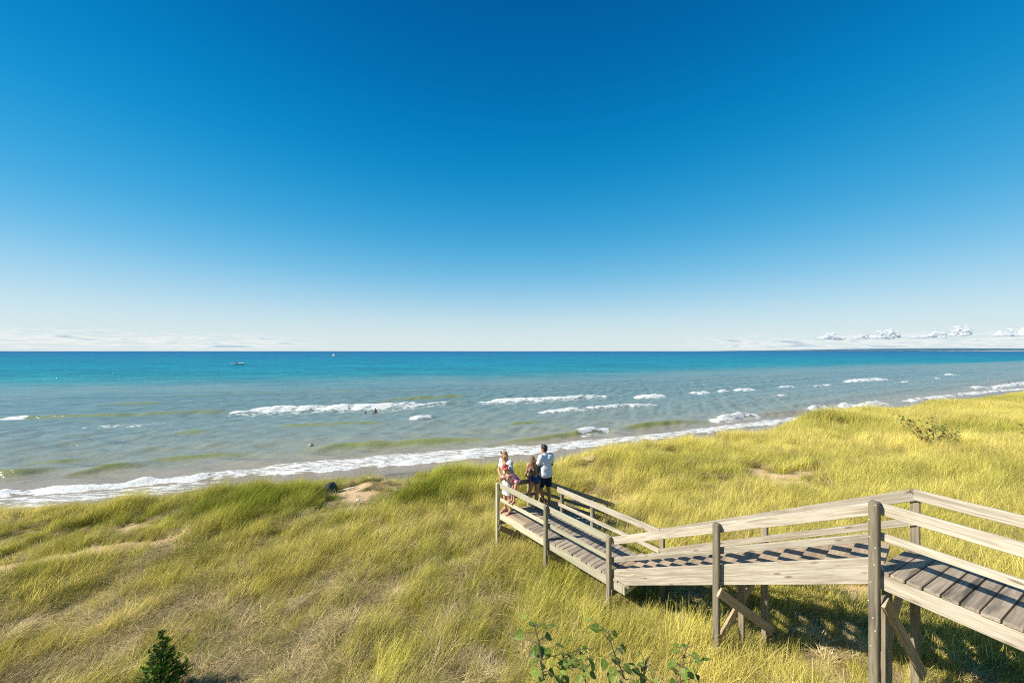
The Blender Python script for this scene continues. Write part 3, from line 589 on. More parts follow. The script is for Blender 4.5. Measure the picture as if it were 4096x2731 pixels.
def build_grass():
    r = np.random.default_rng(5)
    near_g = [clump_mesh('tuft', r, 50, 0.19, 0.28, 0.72, 0.0080, 0.42, 0.72, 0.75) for _ in range(6)]
    near_s = [clump_mesh('tuft', r, 50, 0.21, 0.28, 0.74, 0.0074, 0.50, 0.70, 0.8, plume=0.02) for _ in range(6)]
    dead = [clump_mesh('mat', r, 60, 0.24, 0.25, 0.60, 0.0090, 0, 0, 0, flat=True) for _ in range(5)]
    mg = grass_mat('blade_green', (0.22, 0.285, 0.026), (0.74, 0.62, 0.16))
    ms = grass_mat('blade_straw', (0.335, 0.37, 0.046), (0.68, 0.575, 0.19), 1.0, 0.40)
    md = grass_mat('blade_dead', (0.24, 0.19, 0.07), (0.80, 0.64, 0.37), 1.0, 0.15)
    far = [clump_mesh('tuft', r, 80, 0.42, 0.32, 0.72, 0.014, 0.45, 0.75, 0.7, plume=0.015) for _ in range(4)]
    farc = lib('tuft_far', far, ms); farg = lib('tuft_farg', [m.copy() for m in far], mg)
    for m_ in farg.objects: m_.data.materials.clear(); m_.data.materials.append(mg)
    cg = lib('tuft_green', near_g, mg); cs = lib('tuft_straw', near_s, ms); cd = lib('tuft_dead', dead, md)
    # candidate positions, density falls with distance (tufts grow larger instead)
    def cand(x0, x1, y0, y1, dens):
        n = int((x1 - x0) * (y1 - y0) * dens); return np.stack([r.uniform(x0, x1, n), r.uniform(y0, y1, n)], -1)
    P = np.concatenate([cand(-14, 14, 0.8, 11, 62), cand(-26, -14, 3, 19, 34), cand(14, 30, 2, 11, 40), cand(-14, 22, 11, 24, 42), cand(22, 30, 11, 30, 30)])
    PF = np.concatenate([cand(14, 30, 20, 34, 7), cand(30, 64, 10, 46, 7), cand(64, 120, 18, 66, 3.5)])
    def filt(P, margin):
        x, y = P[:, 0], P[:, 1]
        rr = np.hypot(x, y)
        ok = (np.abs(x) < 1.65 * y + 3.5) & (y - crest_y(x) < 2.6) & (rr > 2.2)
        P = P[ok]; x, y = P[:, 0], P[:, 1]
        sm = sand_mask(x, y)
        ok = r.random(len(P)) > sm * np.where((x < -8) & (y < 13), 0.78, 0.88)
        # keep the steps to the beach and trodden strip clear
        d = (x - G1[0]) * SD[0] + (y - G1[1]) * SD[1]; q = (x - G1[0]) * SN[0] + (y - G1[1]) * SN[1]
        ok &= ~((d > -0.1) & (d < 2.0) & (q > -0.05) & (q < 0.95))
        # a thinner cover under the decks
        al = (x - A0[0]) * DN[0] + (y - A0[1]) * DN[1]; pe = (x - A0[0]) * PN[0] + (y - A0[1]) * PN[1]
        under = (al > 0.0) & (al < 11) & (pe > 0.25) & (pe < 1.5)
        ok &= ~(under & (r.random(len(P)) < 0.62))
        return P[ok]
    P = filt(P, 0); PF = filt(PF, 0)
    def fields(P):
        x, y = P[:, 0], P[:, 1]; z = terrain(x, y)
        big = fbm(x, y, 4.5, 101, 3); med = fbm(x, y, 1.5, 111, 3)
        crest = np.exp(-((y - crest_y(x) + 0.6) / 2.2) ** 2)
        leftcrest = crest * (1 - sst(-3, 3, x)); rightw = sst(-1.0, 9, x)
        lowleft = (1 - sst(7.0, 11.0, y)) * (1 - sst(-2.5, 1.5, x))
        tint = 0.60 + 0.10 * rightw * sst(9, 15, y) - 0.24 * leftcrest + 0.75 * (big - 0.5) + 0.5 * (med - 0.5) + 0.08 * (1 - crest)
        al = (x - A0[0]) * DN[0] + (y - A0[1]) * DN[1]; pe = (x - A0[0]) * PN[0] + (y - A0[1]) * PN[1]
        tint -= 0.22 * np.exp(-((pe - 1.0) / 1.6) ** 2) * (al > 1)
        return x, y, z, big, med, crest, leftcrest, rightw, lowleft, tint
    x, y, z, big, med, crest, lc, rw, ll, tint = fields(P); n = len(P)
    u = r.random(n)
    pdead = np.clip(0.14 + 0.62 * ll * sst(0.46, 0.56, fbm(x, y, 0.9, 131, 3)) + 0.34 * sst(0.55, 0.7, fbm(x, y, 1.7, 141, 3)) * (1 - rw) - 0.1 * crest, 0.02, 0.8)
    pstr = np.clip(0.25 + 0.9 * (tint - 0.35), 0.05, 0.95)
    kind = np.where(u < pdead, 2, np.where(r.random(n) < pstr, 1, 0))
    tus = sst(0.30, 0.72, fbm(x, y, 0.95, 151, 3)); tusb = sst(0.30, 0.66, fbm(x, y, 2.0, 161, 3))
    hs = 0.56 + 0.36 * med + 0.38 * tus + 0.2 * (big - 0.5) - 0.16 * ll
    hs = hs * (1 - 0.75 * crest) + 0.75 * crest * (0.12 + 0.55 * tus + 1.1 * tusb)
    sm = sand_mask(x, y); hs *= 1 - 0.4 * sm
    al_ = (x - A0[0]) * DN[0] + (y - A0[1]) * DN[1]; pe_ = (x - A0[0]) * PN[0] + (y - A0[1]) * PN[1]
    und = sst(0.2, 0.5, pe_) * (1 - sst(1.7, 2.3, pe_)) * sst(3.0, 4.2, al_) * (1 - sst(11, 12, al_)); hs = hs * (1 - 0.45 * und)
    sc = np.clip(hs * r.uniform(0.8, 1.2, n), 0.3, 1.5)
    nearcam = np.clip((np.hypot(x, y) - 1.5) / 4.0, 0.35, 1.0); sc *= nearcam
    yaw = r.normal(0.12, 0.5, n); slope = r.normal(0, 0.08, (n, 2))
    bright = np.clip(r.normal(1.0, 0.16, n) * (0.90 + 0.22 * big + 0.14 * tus), 0.4, 1.6)
    for kk, nm, lab, coll, cnt in ((0, 'green_grass', 'wind-bent green beach grass tufts covering the dune', cg, 6), (1, 'straw_grass', 'yellow straw-coloured beach grass leaning in the wind across the dune', cs, 6), (2, 'dead_grass', 'flattened dead tan grass matted between the green tufts', cd, 5)):
        m = kind == kk; k = int(m.sum())
        rot = np.stack([slope[m, 0], slope[m, 1], yaw[m] if kk < 2 else r.uniform(0, 6.28, k)], -1)
        s3 = np.stack([sc[m], sc[m], sc[m] * r.uniform(0.85, 1.15, k)], -1)
        if kk == 2: s3 = np.clip(s3, 0.6, 1.3)
        scatter(nm, lab, np.stack([x[m], y[m], z[m] + (0.16 if kk == 2 else 0.0)], -1), rot, s3, r.integers(0, cnt, k), tint[m] if kk < 2 else r.uniform(0.1, 0.9, k), bright[m] * (0.45 + 0.95 * r.random(k)), coll)
    x, y, z, big, med, crest, lc, rw, ll, tint = fields(PF); n = len(PF)
    g = r.random(n) < np.clip(0.42 - 0.9 * (tint - 0.6), 0.08, 0.8)
    sc = np.clip((0.75 + 0.5 * med) * r.uniform(0.85, 1.15, n), 0.5, 1.5) * 1.12
    yaw = r.normal(0.1, 0.5, n)
    for m, nm, lab, coll in ((~g, 'straw_grass', 'pale yellow grass over the far dune on the right', farc), (g, 'green_grass', 'greener grass tufts scattered over the far dune on the right', farg)):
        k = int(m.sum())
        scatter(nm, lab, np.stack([x[m], y[m], z[m]], -1), np.stack([np.zeros(k), np.zeros(k), yaw[m]], -1), np.repeat(sc[m, None], 3, 1), r.integers(0, 4, k), tint[m] + 0.06, np.clip(r.normal(1.05, 0.12, k) * (0.8 + 0.4 * big[m]), .5, 1.5), coll)
build_grass()

# ------------------------------------------------------------------ boardwalk
_bc = {}
def board_mesh(L, w, th, mat, bev=0.004):
    key = (round(L, 2), round(w, 3), round(th, 3), mat.name)
    if key in _bc: return _bc[key]
    bm = bmesh.new(); bmesh.ops.create_cube(bm, size=1.0)
    for v in bm.verts: v.co = Vector((v.co.x * L, v.co.y * th, v.co.z * w))
    bmesh.ops.bevel(bm, geom=list(bm.edges), offset=bev, segments=1, affect='EDGES', profile=0.6)
    me = bm_mesh('board', bm); me.materials.append(mat); _bc[key] = me; return me

BW = empty('boardwalk', (2.0, 7.12, tz(2.0, 7.12)))
tag(BW, 'weathered timber boardwalk of landing, steps and raised deck crossing the grassy dune', 'boardwalk')
BW_INV = Matrix.Translation(-Vector(BW.location))
def board(name, p0, p1, w, th, mat, widthdir=(0, 0, 1), label=None, bev=0.004, parent=BW):
    """board from p0 to p1, local X along it, local Z its width (towards widthdir), local Y its thickness"""
    p0 = Vector(p0); p1 = Vector(p1); X = (p1 - p0); L = X.length; X.normalize()
    Zd = Vector(widthdir); Zd = (Zd - X * Zd.dot(X)).normalized(); Y = Zd.cross(X)
    R = Matrix((X, Y, Zd)).transposed().to_4x4()
    me = board_mesh(L, w, th, mat, bev)
    o = link(name, me, None, parent, None, BW_INV @ Matrix.Translation((p0 + p1) / 2) @ R)
    if label: o['label'] = label
    return o
def near(al, pe, z): q = A0 + DN * al + PN * pe; return (q[0], q[1], z)

def build_boardwalk():
    rr = random.Random(3)
    a_C = 3.75; a_E = float(np.linalg.norm(E0 - A0)); WL = 1.09
    J = np.array([3.108, 7.45]); K = np.array([5.224, 4.618]); Hh = A0 + DN * 1.28 + PN * 1.10
    a_J = float((J - A0) @ DN); a_K = float((K - A0) @ DN); pJ = float((J - A0) @ PN); pK = float((K - A0) @ PN)
    T = 0.038
    # --- landing: cross planks, then the end bay with lengthwise planks
    a = 1.045
    while a < a_C + 0.29:
        z = DECK_L - T / 2 + rr.uniform(-0.003, 0.003); dp = rr.uniform(-0.012, 0.012)
        board('deck_plank', near(a + 0.06, -0.015 + dp, z), near(a + 0.06 + rr.uniform(-.003, .003), WL + 0.03 + dp, z), 0.121, T, M['deck'], (DN[0], DN[1], 0)); a += 0.13
    p = 0.06
    while p < 1.2:
        st = 0.335 * p / 1.149 + 0.0; z = DECK_L - T / 2 + rr.uniform(-0.003, 0.003)
        board('deck_plank', near(st, p, z), near(1.035, p, z), 0.121, T, M['tread'], (PN[0], PN[1], 0)); p += 0.13
    zr = DECK_L - T - 0.09
    board('rim_board', near(-0.02, 0.013, zr), near(1.95, 0.013, zr), 0.178, T, M['rim']); board('rim_board', near(1.953, 0.013, zr), near(a_C + 0.26, 0.013, zr), 0.178, T, M['rim'])
    board('rim_board', near(1.1, WL, zr), near(a_C + 0.26, WL, zr), 0.178, T, M['rim'])
    board('end_board', near(a_C + 0.282, -0.005, zr), near(a_C + 0.282, WL + 0.02, zr), 0.178, T, M['rim'])
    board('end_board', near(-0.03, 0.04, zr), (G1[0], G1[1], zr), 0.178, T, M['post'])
    for q in (0.35, 0.72): board('joist', near(0.3, q, zr), near(a_C + 0.25, q, zr), 0.17, T, M['post'])
    # --- posts
    PS = 0.088; po = -0.006 - PS / 2
    def post(x, y, ztop, label=None, mat=M['post'], size=PS, rz=None, depth=0.35):
        zb = tz(x, y) - depth
        o = board('post', (x, y, zb), (x, y, ztop), size, size, mat, (DN[0], DN[1], 0) if rz is None else rz, label, 0.010); return o
    def np_(al, pe): q = A0 + DN * al + PN * pe; return q[0], q[1]
    rl = DECK_L + RAIL; ru = DECK_U + RAIL
    post(*np_(-0.052, -0.03), rl + 0.005, 'corner post at the lake end of the landing', M['rim'])
    post(*np_(1.92, po), rl + 0.03); post(*np_(a_C - 0.03, po), rl + 0.025)
    aD = a_C + (a_E - a_C) * 0.529; zD = rl + (ru - rl) * 0.529
    post(*np_(aD, po), zD + 0.02)
    e = E0 - QU * (PS / 2 + 0.008) - UU * 0.01
    pe_ = post(e[0], e[1], ru + 0.02, 'tall grey post where the steps meet the upper deck, dotted with pale plugs', M['post'], PS, (UU[0], UU[1], 0), 0.5)
    post(*np_(1.33, WL + 0.05), rl - 0.02); post(*np_(2.36, WL + 0.06), rl - 0.02)
    jx = A0 + DN * (a_J + 0.02) + PN * (pJ + 0.055); post(jx[0], jx[1], rl - 0.02)
    d2 = J + (K - J) * 0.527 + PN * 0.055; post(d2[0], d2[1], zD - 0.03)
    kq = K + QU * 0.055; post(kq[0], kq[1], ru - 0.02)
    mid = (np.array(np_(aD, po)) + d2) / 2; zs = DECK_L + (DECK_U - DECK_L) * 0.529
    post(mid[0], mid[1], zs - 0.2, 'short middle post under the steps')
    m2 = E0 + (K - E0) * 0.24; post(m2[0], m2[1], DECK_U - 0.25, 'short post beside the tall grey post')
    g1 = (G1[0] - 0.03, G1[1] + 0.05); post(g1[0], g1[1], rl - 0.01)
    for k in (1.7, 3.4):
        q = E0 + UU * k - QU * (PS / 2 + 0.008); post(q[0], q[1], ru + 0.02, None, M['post'], PS, (UU[0], UU[1], 0))
        q = K + UU * k + QU * 0.055; post(q[0], q[1], ru - 0.02, None, M['post'], PS, (UU[0], UU[1], 0))
    # pale plugs on the tall post
    bmp = bmesh.new(); bmesh.ops.create_circle(bmp, cap_ends=True, segments=8, radius=0.0075); mep = bm_mesh('plug', bmp); mep.materials.append(M['nail'])
    hz = (ru - tz(e[0], e[1]))
    for i, (dz, off) in enumerate(((0.03, 0.02), (0.22, -0.035), (0.42, -0.03), (0.53, 0.02), (0.73, 0.012), (0.95, -0.02), (1.18, -0.04), (1.36, 0.0), (1.5, 0.02), (1.7, -0.02))):
        # local X runs up the post, local Z along the deck, local Y across: the outward face is the +/-Y side
        o = link('plug', mep, None, pe_)
        L = (ru + 0.02) - (tz(e[0], e[1]) - 0.5)
        o.location = (L / 2 - dz, 0, off)
        sgn = 1
        loc_out = pe_.matrix_basis.to_3x3().inverted() @ Vector((-QU[0], -QU[1], 0))
        sgn = 1 if loc_out.y > 0 else -1
        o.location.y = sgn * (PS / 2 + 0.002)
        o.rotation_euler = (-sgn * PI / 2, 0, 0)
    # --- rails: near side
    TW, MW = 0.138, 0.089
    def rail(p0, p1, w, label=None, mat=None): return board('rail', p0, p1, w, T, mat or M['rail'], (0, 0, 1), label)
    zt = rl - TW / 2; dm = 0.41
    for (s0, s1) in ((0.0, 1.915), (1.925, a_C)):
        rail(near(s0, 0.02, zt), near(s1, 0.02, zt), TW, None, M['rim']); rail(near(s0, 0.02, rl - dm - MW / 2), near(s1, 0.02, rl - dm - MW / 2), MW, None, M['rim'])
    sl_ = (ru - rl) / (a_E - a_C); ct = math.sqrt(1 + sl_ * sl_)
    rail(near(a_C + .012, 0.021, zt * 0 + rl - TW / 2 * ct + sl_ * .012), near(a_E - 0.01, 0.021, ru - TW / 2 * ct), TW, 'sloping top rail of the steps')
    rail(near(a_C + .012, 0.021, rl - dm - MW / 2 * ct + sl_ * .012), near(a_E - 0.01, 0.021, ru - 0.37 - MW / 2 * ct), MW)
    e1 = E0 + QU * 0.02
    def up(base, t, q, z): v = base + UU * t + QU * q; return (v[0], v[1], z)
    rail(up(E0, 0.01, 0.02, ru - TW / 2), up(E0, 4.4, 0.02, ru - TW / 2), TW); rail(up(E0, 0.01, 0.02, ru - 0.35 - MW / 2), up(E0, 4.4, 0.02, ru - 0.35 - MW / 2), MW)
    # far side
    def pf(al, z, dp=0.0):
        pe = 1.10 + (pJ - 1.10) * (al - 1.28) / (a_J - 1.28) - 0.02 + dp
        return near(al, pe, z)
    rail(pf(1.22, zt), pf(a_J - 0.004, zt), TW, None, M['rail']); rail(pf(1.26, rl - dm - MW / 2), pf(a_J - 0.01, rl - dm - MW / 2), MW)
    rail((J[0], J[1], rl - TW / 2 * ct), (K[0], K[1], ru - TW / 2 * ct), TW, 'sloping top rail on the far side of the steps'); rail((J[0] - PN[0] * .01, J[1] - PN[1] * .01, rl - dm - MW / 2 * ct), (K[0], K[1], ru - 0.37 - MW / 2 * ct), MW)
    rail(up(K, 0.004, -0.005, ru - TW / 2), up(K, 4.4, -0.005, ru - TW / 2), TW); rail(up(K, 0.004, -0.005, ru - 0.35 - MW / 2), up(K, 4.4, -0.005, ru - 0.35 - MW / 2), MW)
    # lake end
    ge = np.array([G1[0], G1[1]])
    a_off = np.array([0.02, 0.03])
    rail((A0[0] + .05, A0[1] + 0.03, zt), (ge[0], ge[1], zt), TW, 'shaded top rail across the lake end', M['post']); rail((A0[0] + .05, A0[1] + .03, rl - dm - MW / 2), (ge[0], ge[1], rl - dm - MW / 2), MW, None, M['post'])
    # --- steps up to the deck
    ns = 14; run = (a_E - a_C) / ns; rise = (DECK_U - DECK_L) / ns
    for k in range(1, ns):
        al = a_C + run * (k - 1) + 0.13 + 0.03; f = (al - a_J) / (a_K - a_J); pw = pJ + (pK - pJ) * f - 0.055
        z = DECK_L + rise * k - T / 2
        board('stair_tread', near(al, 0.042, z), near(al + rr.uniform(-.004, .004), pw, z), 0.255, T, M['tread'], (DN[0], DN[1], 0))
    al = a_C + run * 13 + 0.15; board('stair_tread', near(al, 0.042, DECK_U - T / 2 - 0.004), near(al, pK - 0.03, DECK_U - T / 2 - 0.004), 0.30, T, M['tread'], (DN[0], DN[1], 0))
    zc = -0.022; sw = 0.28
    board('stringer', near(a_C + 0.02, 0.022, DECK_L + zc + rise / run * .02), near(a_E + 0.05, 0.022, DECK_U + zc + rise / run * .05), sw, 0.04, M['rail'], (0, 0, 1), 'broad near stringer board of the steps')
    f0 = J - PN * 0.035 - DN * 0.2; f1 = K - PN * 0.035 - DN * 0.30
    board('stringer', (f0[0], f0[1], DECK_L + zc - 0.02), (f1[0], f1[1], DECK_U + zc - 0.30 * rise / run), sw, 0.04, M['rail'])
    # --- upper deck
    t = -0.02; k = 0
    wid = float((K - E0) @ QU)
    while t < 4.4:
        z = DECK_U - T / 2 + rr.uniform(-0.003, 0.003)
        board('deck_plank', up(E0, t + 0.06, -0.012 + rr.uniform(-.01, .01), z), up(E0, t + 0.06 + rr.uniform(-.004, .004), wid + 0.03, z), 0.117, T, M['deck'], (UU[0], UU[1], 0)); t += 0.129
    zu = DECK_U - T - 0.092
    board('rim_board', up(E0, 0.0, 0.014, zu), up(E0, 4.4, 0.014, zu), 0.178, T, M['rail']); board('rim_board', up(E0, 0.06, wid - 0.01, zu), up(E0, 4.4, wid - 0.01, zu), 0.178, T, M['rail'])
    for q in (0.33, 0.66): board('joist', up(E0, 0.1, q, zu), up(E0, 4.4, q, zu), 0.17, T, M['post'])
    # --- bearers and cross bracing
    def brace(p0, p1, w=0.14): board('brace', p0, p1, w, T, M['tread'], (0, 0, 1))
    for al in (1.97, a_C + 0.03): board('bearer', near(al, -0.06, DECK_L - 0.29), near(al, WL + 0.08, DECK_L - 0.29), 0.135, T, M['post'])
    board('bearer', near(0.03, -0.05, DECK_L - 0.29), near(0.33, 1.1, DECK_L - 0.29), 0.135, T, M['post'])
    brace(near(0.02, -0.02, DECK_L - 0.45), near(0.25, 0.95, DECK_L - 1.05)); brace(near(-0.08, 0.15, DECK_L - 1.1), near(0.30, 0.9, DECK_L - 0.35))
    brace(near(1.98, 0.05, DECK_L - 0.4), near(1.98, 1.0, DECK_L - 0.95))
    zsD = DECK_L + (DECK_U - DECK_L) * 0.529
    dp0 = np.array(np_(aD, po))
    def bent(f, off, z): q = dp0 + (d2 - dp0) * f + DN * off; return (q[0], q[1], z)
    brace(bent(-0.04, 0.068, zsD - 0.22), bent(1.06, 0.068, zsD - 1.2)); brace(bent(0.02, -0.068, zsD - 1.25), bent(0.95, -0.068, zsD - 0.25))
    def eq(t, q, z): v = E0 + UU * t + (K - E0) * q; return (v[0], v[1], z)
    brace(eq(0.06, 0.0, DECK_U - 0.35), eq(0.06, 1.1, DECK_U - 1.62)); brace(eq(-0.07, 0.05, DECK_U - 1.75), eq(-0.07, 0.98, DECK_U - 0.32))
    # --- steps down to the beach
    fall = 0.45
    def dn(t, q, z0): v = G1 + SD * t + SN * q; return (v[0], v[1], z0 - fall * t)
    cs = math.sqrt(1 + fall * fall)
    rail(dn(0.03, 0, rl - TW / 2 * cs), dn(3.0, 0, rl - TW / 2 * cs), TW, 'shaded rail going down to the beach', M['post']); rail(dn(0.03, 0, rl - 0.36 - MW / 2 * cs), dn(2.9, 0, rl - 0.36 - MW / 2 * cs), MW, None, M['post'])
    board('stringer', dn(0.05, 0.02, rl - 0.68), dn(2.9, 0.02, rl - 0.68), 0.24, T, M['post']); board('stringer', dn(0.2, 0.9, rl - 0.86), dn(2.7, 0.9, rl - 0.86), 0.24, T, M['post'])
    for k in range(9):
        t = 0.30 + 0.28 * k; z = DECK_L - 0.126 * (k + 1) - T / 2
        a_ = G1 + SD * t + SN * 0.045; b_ = G1 + SD * t + SN * 0.875
        board('stair_tread', (a_[0], a_[1], z), (b_[0], b_[1], z), 0.25, T, M['tread'], (SD[0], SD[1], 0))
    q = G1 + SD * 2.7 + SN * -0.06; post(q[0], q[1], rl - fall * 2.7 - 0.03)
build_boardwalk()

# information sign beyond the end rail
def build_sign():
    x, y = 0.50, 10.52; g = tz(x, y); rt = empty('sign', (x, y, g), math.atan2(0.385, 0.923))
    tag(rt, 'blue-faced wooden framed sign behind the girl at the end rail', 'sign')
    top = H - 3.32 - g
    def bx(n, c, s, m):
        bm = bmesh.new(); bmesh.ops.create_cube(bm, size=1.0)
        for v in bm.verts: v.co = Vector((v.co.x * s[0] + c[0], v.co.y * s[1] + c[1], v.co.z * s[2] + c[2]))
        bmesh.ops.bevel(bm, geom=list(bm.edges), offset=0.004, segments=1, affect='EDGES'); return link(n, bm_mesh(n, bm), m, rt)
    for sx in (0.0, 0.42): bx('post', (sx, 0, top / 2 - 0.15), (0.07, 0.07, top + 0.3 - 0.06), M['rim'])
    bx('crossbar', (0.21, 0, top - 0.025), (0.52, 0.09, 0.055), M['rim'])
    bx('panel', (0.21, 0.0, top - 0.20), (0.346, 0.03, 0.28), plain('sign_blue', (0.02, 0.13, 0.42), 0.4))
build_sign()

# ------------------------------------------------------------------ people (signed distance bodies, one continuous surface)
def surface_nets(Fd, org, h):
    s = Fd < 0
    c = np.zeros(tuple(d - 1 for d in Fd.shape), np.int8); nx, ny, nz = c.shape
    for i in (0, 1):
        for j in (0, 1):
            for k in (0, 1): c += s[i:i + nx, j:j + ny, k:k + nz]
    act = (c > 0) & (c < 8); idx = np.full(c.shape, -1, np.int64); ai = np.argwhere(act); idx[act] = np.arange(len(ai))
    acc = np.zeros((len(ai), 3)); cnt = np.zeros(len(ai))
    cor = [(i, j, k) for i in (0, 1) for j in (0, 1) for k in (0, 1)]
    for a in cor:
        for ax in range(3):
            if a[ax]: continue
            b = list(a); b[ax] = 1
            fa = Fd[ai[:, 0] + a[0], ai[:, 1] + a[1], ai[:, 2] + a[2]]; fb = Fd[ai[:, 0] + b[0], ai[:, 1] + b[1], ai[:, 2] + b[2]]
            mm = (fa < 0) != (fb < 0); tt = np.where(mm, fa / np.where(mm, fa - fb, 1), 0)
            p = np.tile(np.array(a, float), (len(ai), 1)); p[:, ax] += tt; acc += p * mm[:, None]; cnt += mm
    V = org + h * (ai + acc / cnt[:, None])
    Q = []
    a = s[:-1, 1:-1, 1:-1]; b = s[1:, 1:-1, 1:-1]; e = np.argwhere(a != b); fl = a[e[:, 0], e[:, 1], e[:, 2]]; i, j, k = e[:, 0], e[:, 1] + 1, e[:, 2] + 1
    q = np.stack([idx[i, j - 1, k - 1], idx[i, j, k - 1], idx[i, j, k], idx[i, j - 1, k]], -1); q[~fl] = q[~fl][:, ::-1]; Q.append(q)
    a = s[1:-1, :-1, 1:-1]; b = s[1:-1, 1:, 1:-1]; e = np.argwhere(a != b); fl = a[e[:, 0], e[:, 1], e[:, 2]]; i, j, k = e[:, 0] + 1, e[:, 1], e[:, 2] + 1
    q = np.stack([idx[i - 1, j, k - 1], idx[i - 1, j, k], idx[i, j, k], idx[i, j, k - 1]], -1); q[~fl] = q[~fl][:, ::-1]; Q.append(q)
    a = s[1:-1, 1:-1, :-1]; b = s[1:-1, 1:-1, 1:]; e = np.argwhere(a != b); fl = a[e[:, 0], e[:, 1], e[:, 2]]; i, j, k = e[:, 0] + 1, e[:, 1] + 1, e[:, 2]
    q = np.stack([idx[i - 1, j - 1, k], idx[i, j - 1, k], idx[i, j, k], idx[i - 1, j, k]], -1); q[~fl] = q[~fl][:, ::-1]; Q.append(q)
    return V, np.concatenate(Q)

def sdf_mesh(name, prims, h=0.009, k=0.02, clip=None, wav=None):
    pts = []
    for p in prims:
        if p[0] == 'c': R = max(p[3], p[4]); pts += [np.array(p[1]) - R, np.array(p[1]) + R, np.array(p[2]) - R, np.array(p[2]) + R]
        else: R = max(p[2]); pts += [np.array(p[1]) - R, np.array(p[1]) + R]
    lo = np.min(pts, 0) - 0.03 - 2 * h; hi = np.max(pts, 0) + 0.03 + 2 * h
    n = np.ceil((hi - lo) / h).astype(int) + 1
    ax = [lo[i] + h * np.arange(n[i]) for i in range(3)]
    Fd = np.full(tuple(n), 1.0, np.float32); pad = 0.07
    for p in prims:
        kk = p[5] if p[0] == 'c' and len(p) > 5 else (p[4] if p[0] == 'e' and len(p) > 4 else k)
        if p[0] == 'c':
            R = max(p[3], p[4]); a = np.array(p[1], float); b = np.array(p[2], float); l2 = np.minimum(a, b) - R - pad; h2 = np.maximum(a, b) + R + pad
        else:
            R = max(p[2]); a = np.array(p[1], float); l2 = a - R - pad; h2 = a + R + pad
        sl2 = tuple(slice(max(0, int((l2[i] - lo[i]) / h)), min(n[i], int((h2[i] - lo[i]) / h) + 2)) for i in range(3))
        X, Y, Z = np.meshgrid(ax[0][sl2[0]], ax[1][sl2[1]], ax[2][sl2[2]], indexing='ij', sparse=True)
        if p[0] == 'c':
            d = b - a; L2 = max(d @ d, 1e-9); t = np.clip(((X - a[0]) * d[0] + (Y - a[1]) * d[1] + (Z - a[2]) * d[2]) / L2, 0, 1)
            D = np.sqrt((X - a[0] - t * d[0]) ** 2 + (Y - a[1] - t * d[1]) ** 2 + (Z - a[2] - t * d[2]) ** 2) - (p[3] + t * (p[4] - p[3]))
        else:
            rr = np.array(p[2], float); dx, dy = X - a[0], Y - a[1]; dz = Z - a[2]
            yw = p[3] if len(p) > 3 else 0.0; c_, s_ = math.cos(yw), math.sin(yw)
            u = dx * c_ + dy * s_; v = -dx * s_ + dy * c_
            q = np.sqrt((u / rr[0]) ** 2 + (v / rr[1]) ** 2 + (dz / rr[2]) ** 2); D = (q - 1) * rr.min()
        o = Fd[sl2]; D = D.astype(np.float32)
        hm = np.maximum(kk - np.abs(o - D), 0) / kk; Fd[sl2] = np.minimum(o, D) - hm * hm * kk * 0.25
    if clip is not None or wav is not None:
        X, Y, Z = np.meshgrid(*ax, indexing='ij', sparse=True)
        if wav is not None: Fd = Fd + wav(X, Y, Z)
        if clip is not None: Fd = np.maximum(Fd, clip(X, Y, Z))
    Fd[[0, -1]] = 1; Fd[:, [0, -1]] = 1; Fd[:, :, [0, -1]] = 1
    V, Q = surface_nets(Fd, lo, h)
    return mesh_np(name, V, Q)

def v3(*a): return np.array(a, float)
def pose(g, **kw):
    """default standing joints for a body of height 1.75*g, facing +Y"""
    j = dict(pel=v3(0, 0, .95), wai=v3(0, 0, 1.10), che=v3(0, 0, 1.30), nek=v3(0, 0, 1.48), hed=v3(0, .02, 1.62),
             shr=v3(.18, 0, 1.43), shl=v3(-.18, 0, 1.43), elr=v3(.23, -.02, 1.14), ell=v3(-.23, -.02, 1.14), wrr=v3(.24, .06, .90), wrl=v3(-.24, .06, .90),
             hir=v3(.09, 0, .92), hil=v3(-.09, 0, .92), knr=v3(.10, .02, .50), knl=v3(-.10, .02, .50), anr=v3(.10, -.02, .08), anl=v3(-.10, -.02, .08), yaw=0.0, nod=0.0, toer=0.15, toel=-0.15)
    for k_ in j:
        if isinstance(j[k_], np.ndarray): j[k_] = j[k_] * g
    for k_, v in kw.items(): j[k_] = np.array(v, float) if isinstance(v, tuple) else v
    j['g'] = g; return j

def head_dirs(j):
    fw = v3(-math.sin(j['yaw']) * math.cos(j['nod']), math.cos(j['yaw']) * math.cos(j['nod']), -math.sin(j['nod']))
    rt = v3(math.cos(j['yaw']), math.sin(j['yaw']), 0); up = np.cross(rt, fw); return fw, rt, up

def hand(wr, el, g, inward, curl=0.5):
    d = wr - el; d = d / np.linalg.norm(d); s = np.cross(d, inward); s /= np.linalg.norm(s) + 1e-9; inw = np.cross(s, d)
    P = []; pc = wr + d * .045 * g
    for o in (-.022, 0, .022): P.append(('c', wr + d * .01 * g + s * o * .7 * g, wr + d * .08 * g + s * o * g, .016 * g, .014 * g, .012))
    for o, L in ((-.031, .058), (-.011, .070), (.010, .074), (.031, .065)):
        b = wr + d * .082 * g + s * o * g; m_ = b + (d * math.cos(curl * .5) + inw * math.sin(curl * .5)) * L * .55 * g; e = m_ + (d * math.cos(curl * 1.5) + inw * math.sin(curl * 1.5)) * L * .5 * g
        P += [('c', b, m_, .0095 * g, .0088 * g, .006), ('c', m_, e, .0088 * g, .0075 * g, .006)]
    b = wr + d * .03 * g + s * .030 * g; m_ = b + (d * .6 + s * .7 + inw * .3) * .036 * g; e = m_ + (d * .9 + s * .2 + inw * .35) * .034 * g
    P += [('c', b, m_, .0125 * g, .0105 * g, .008), ('c', m_, e, .0105 * g, .0085 * g, .006)]
    return P

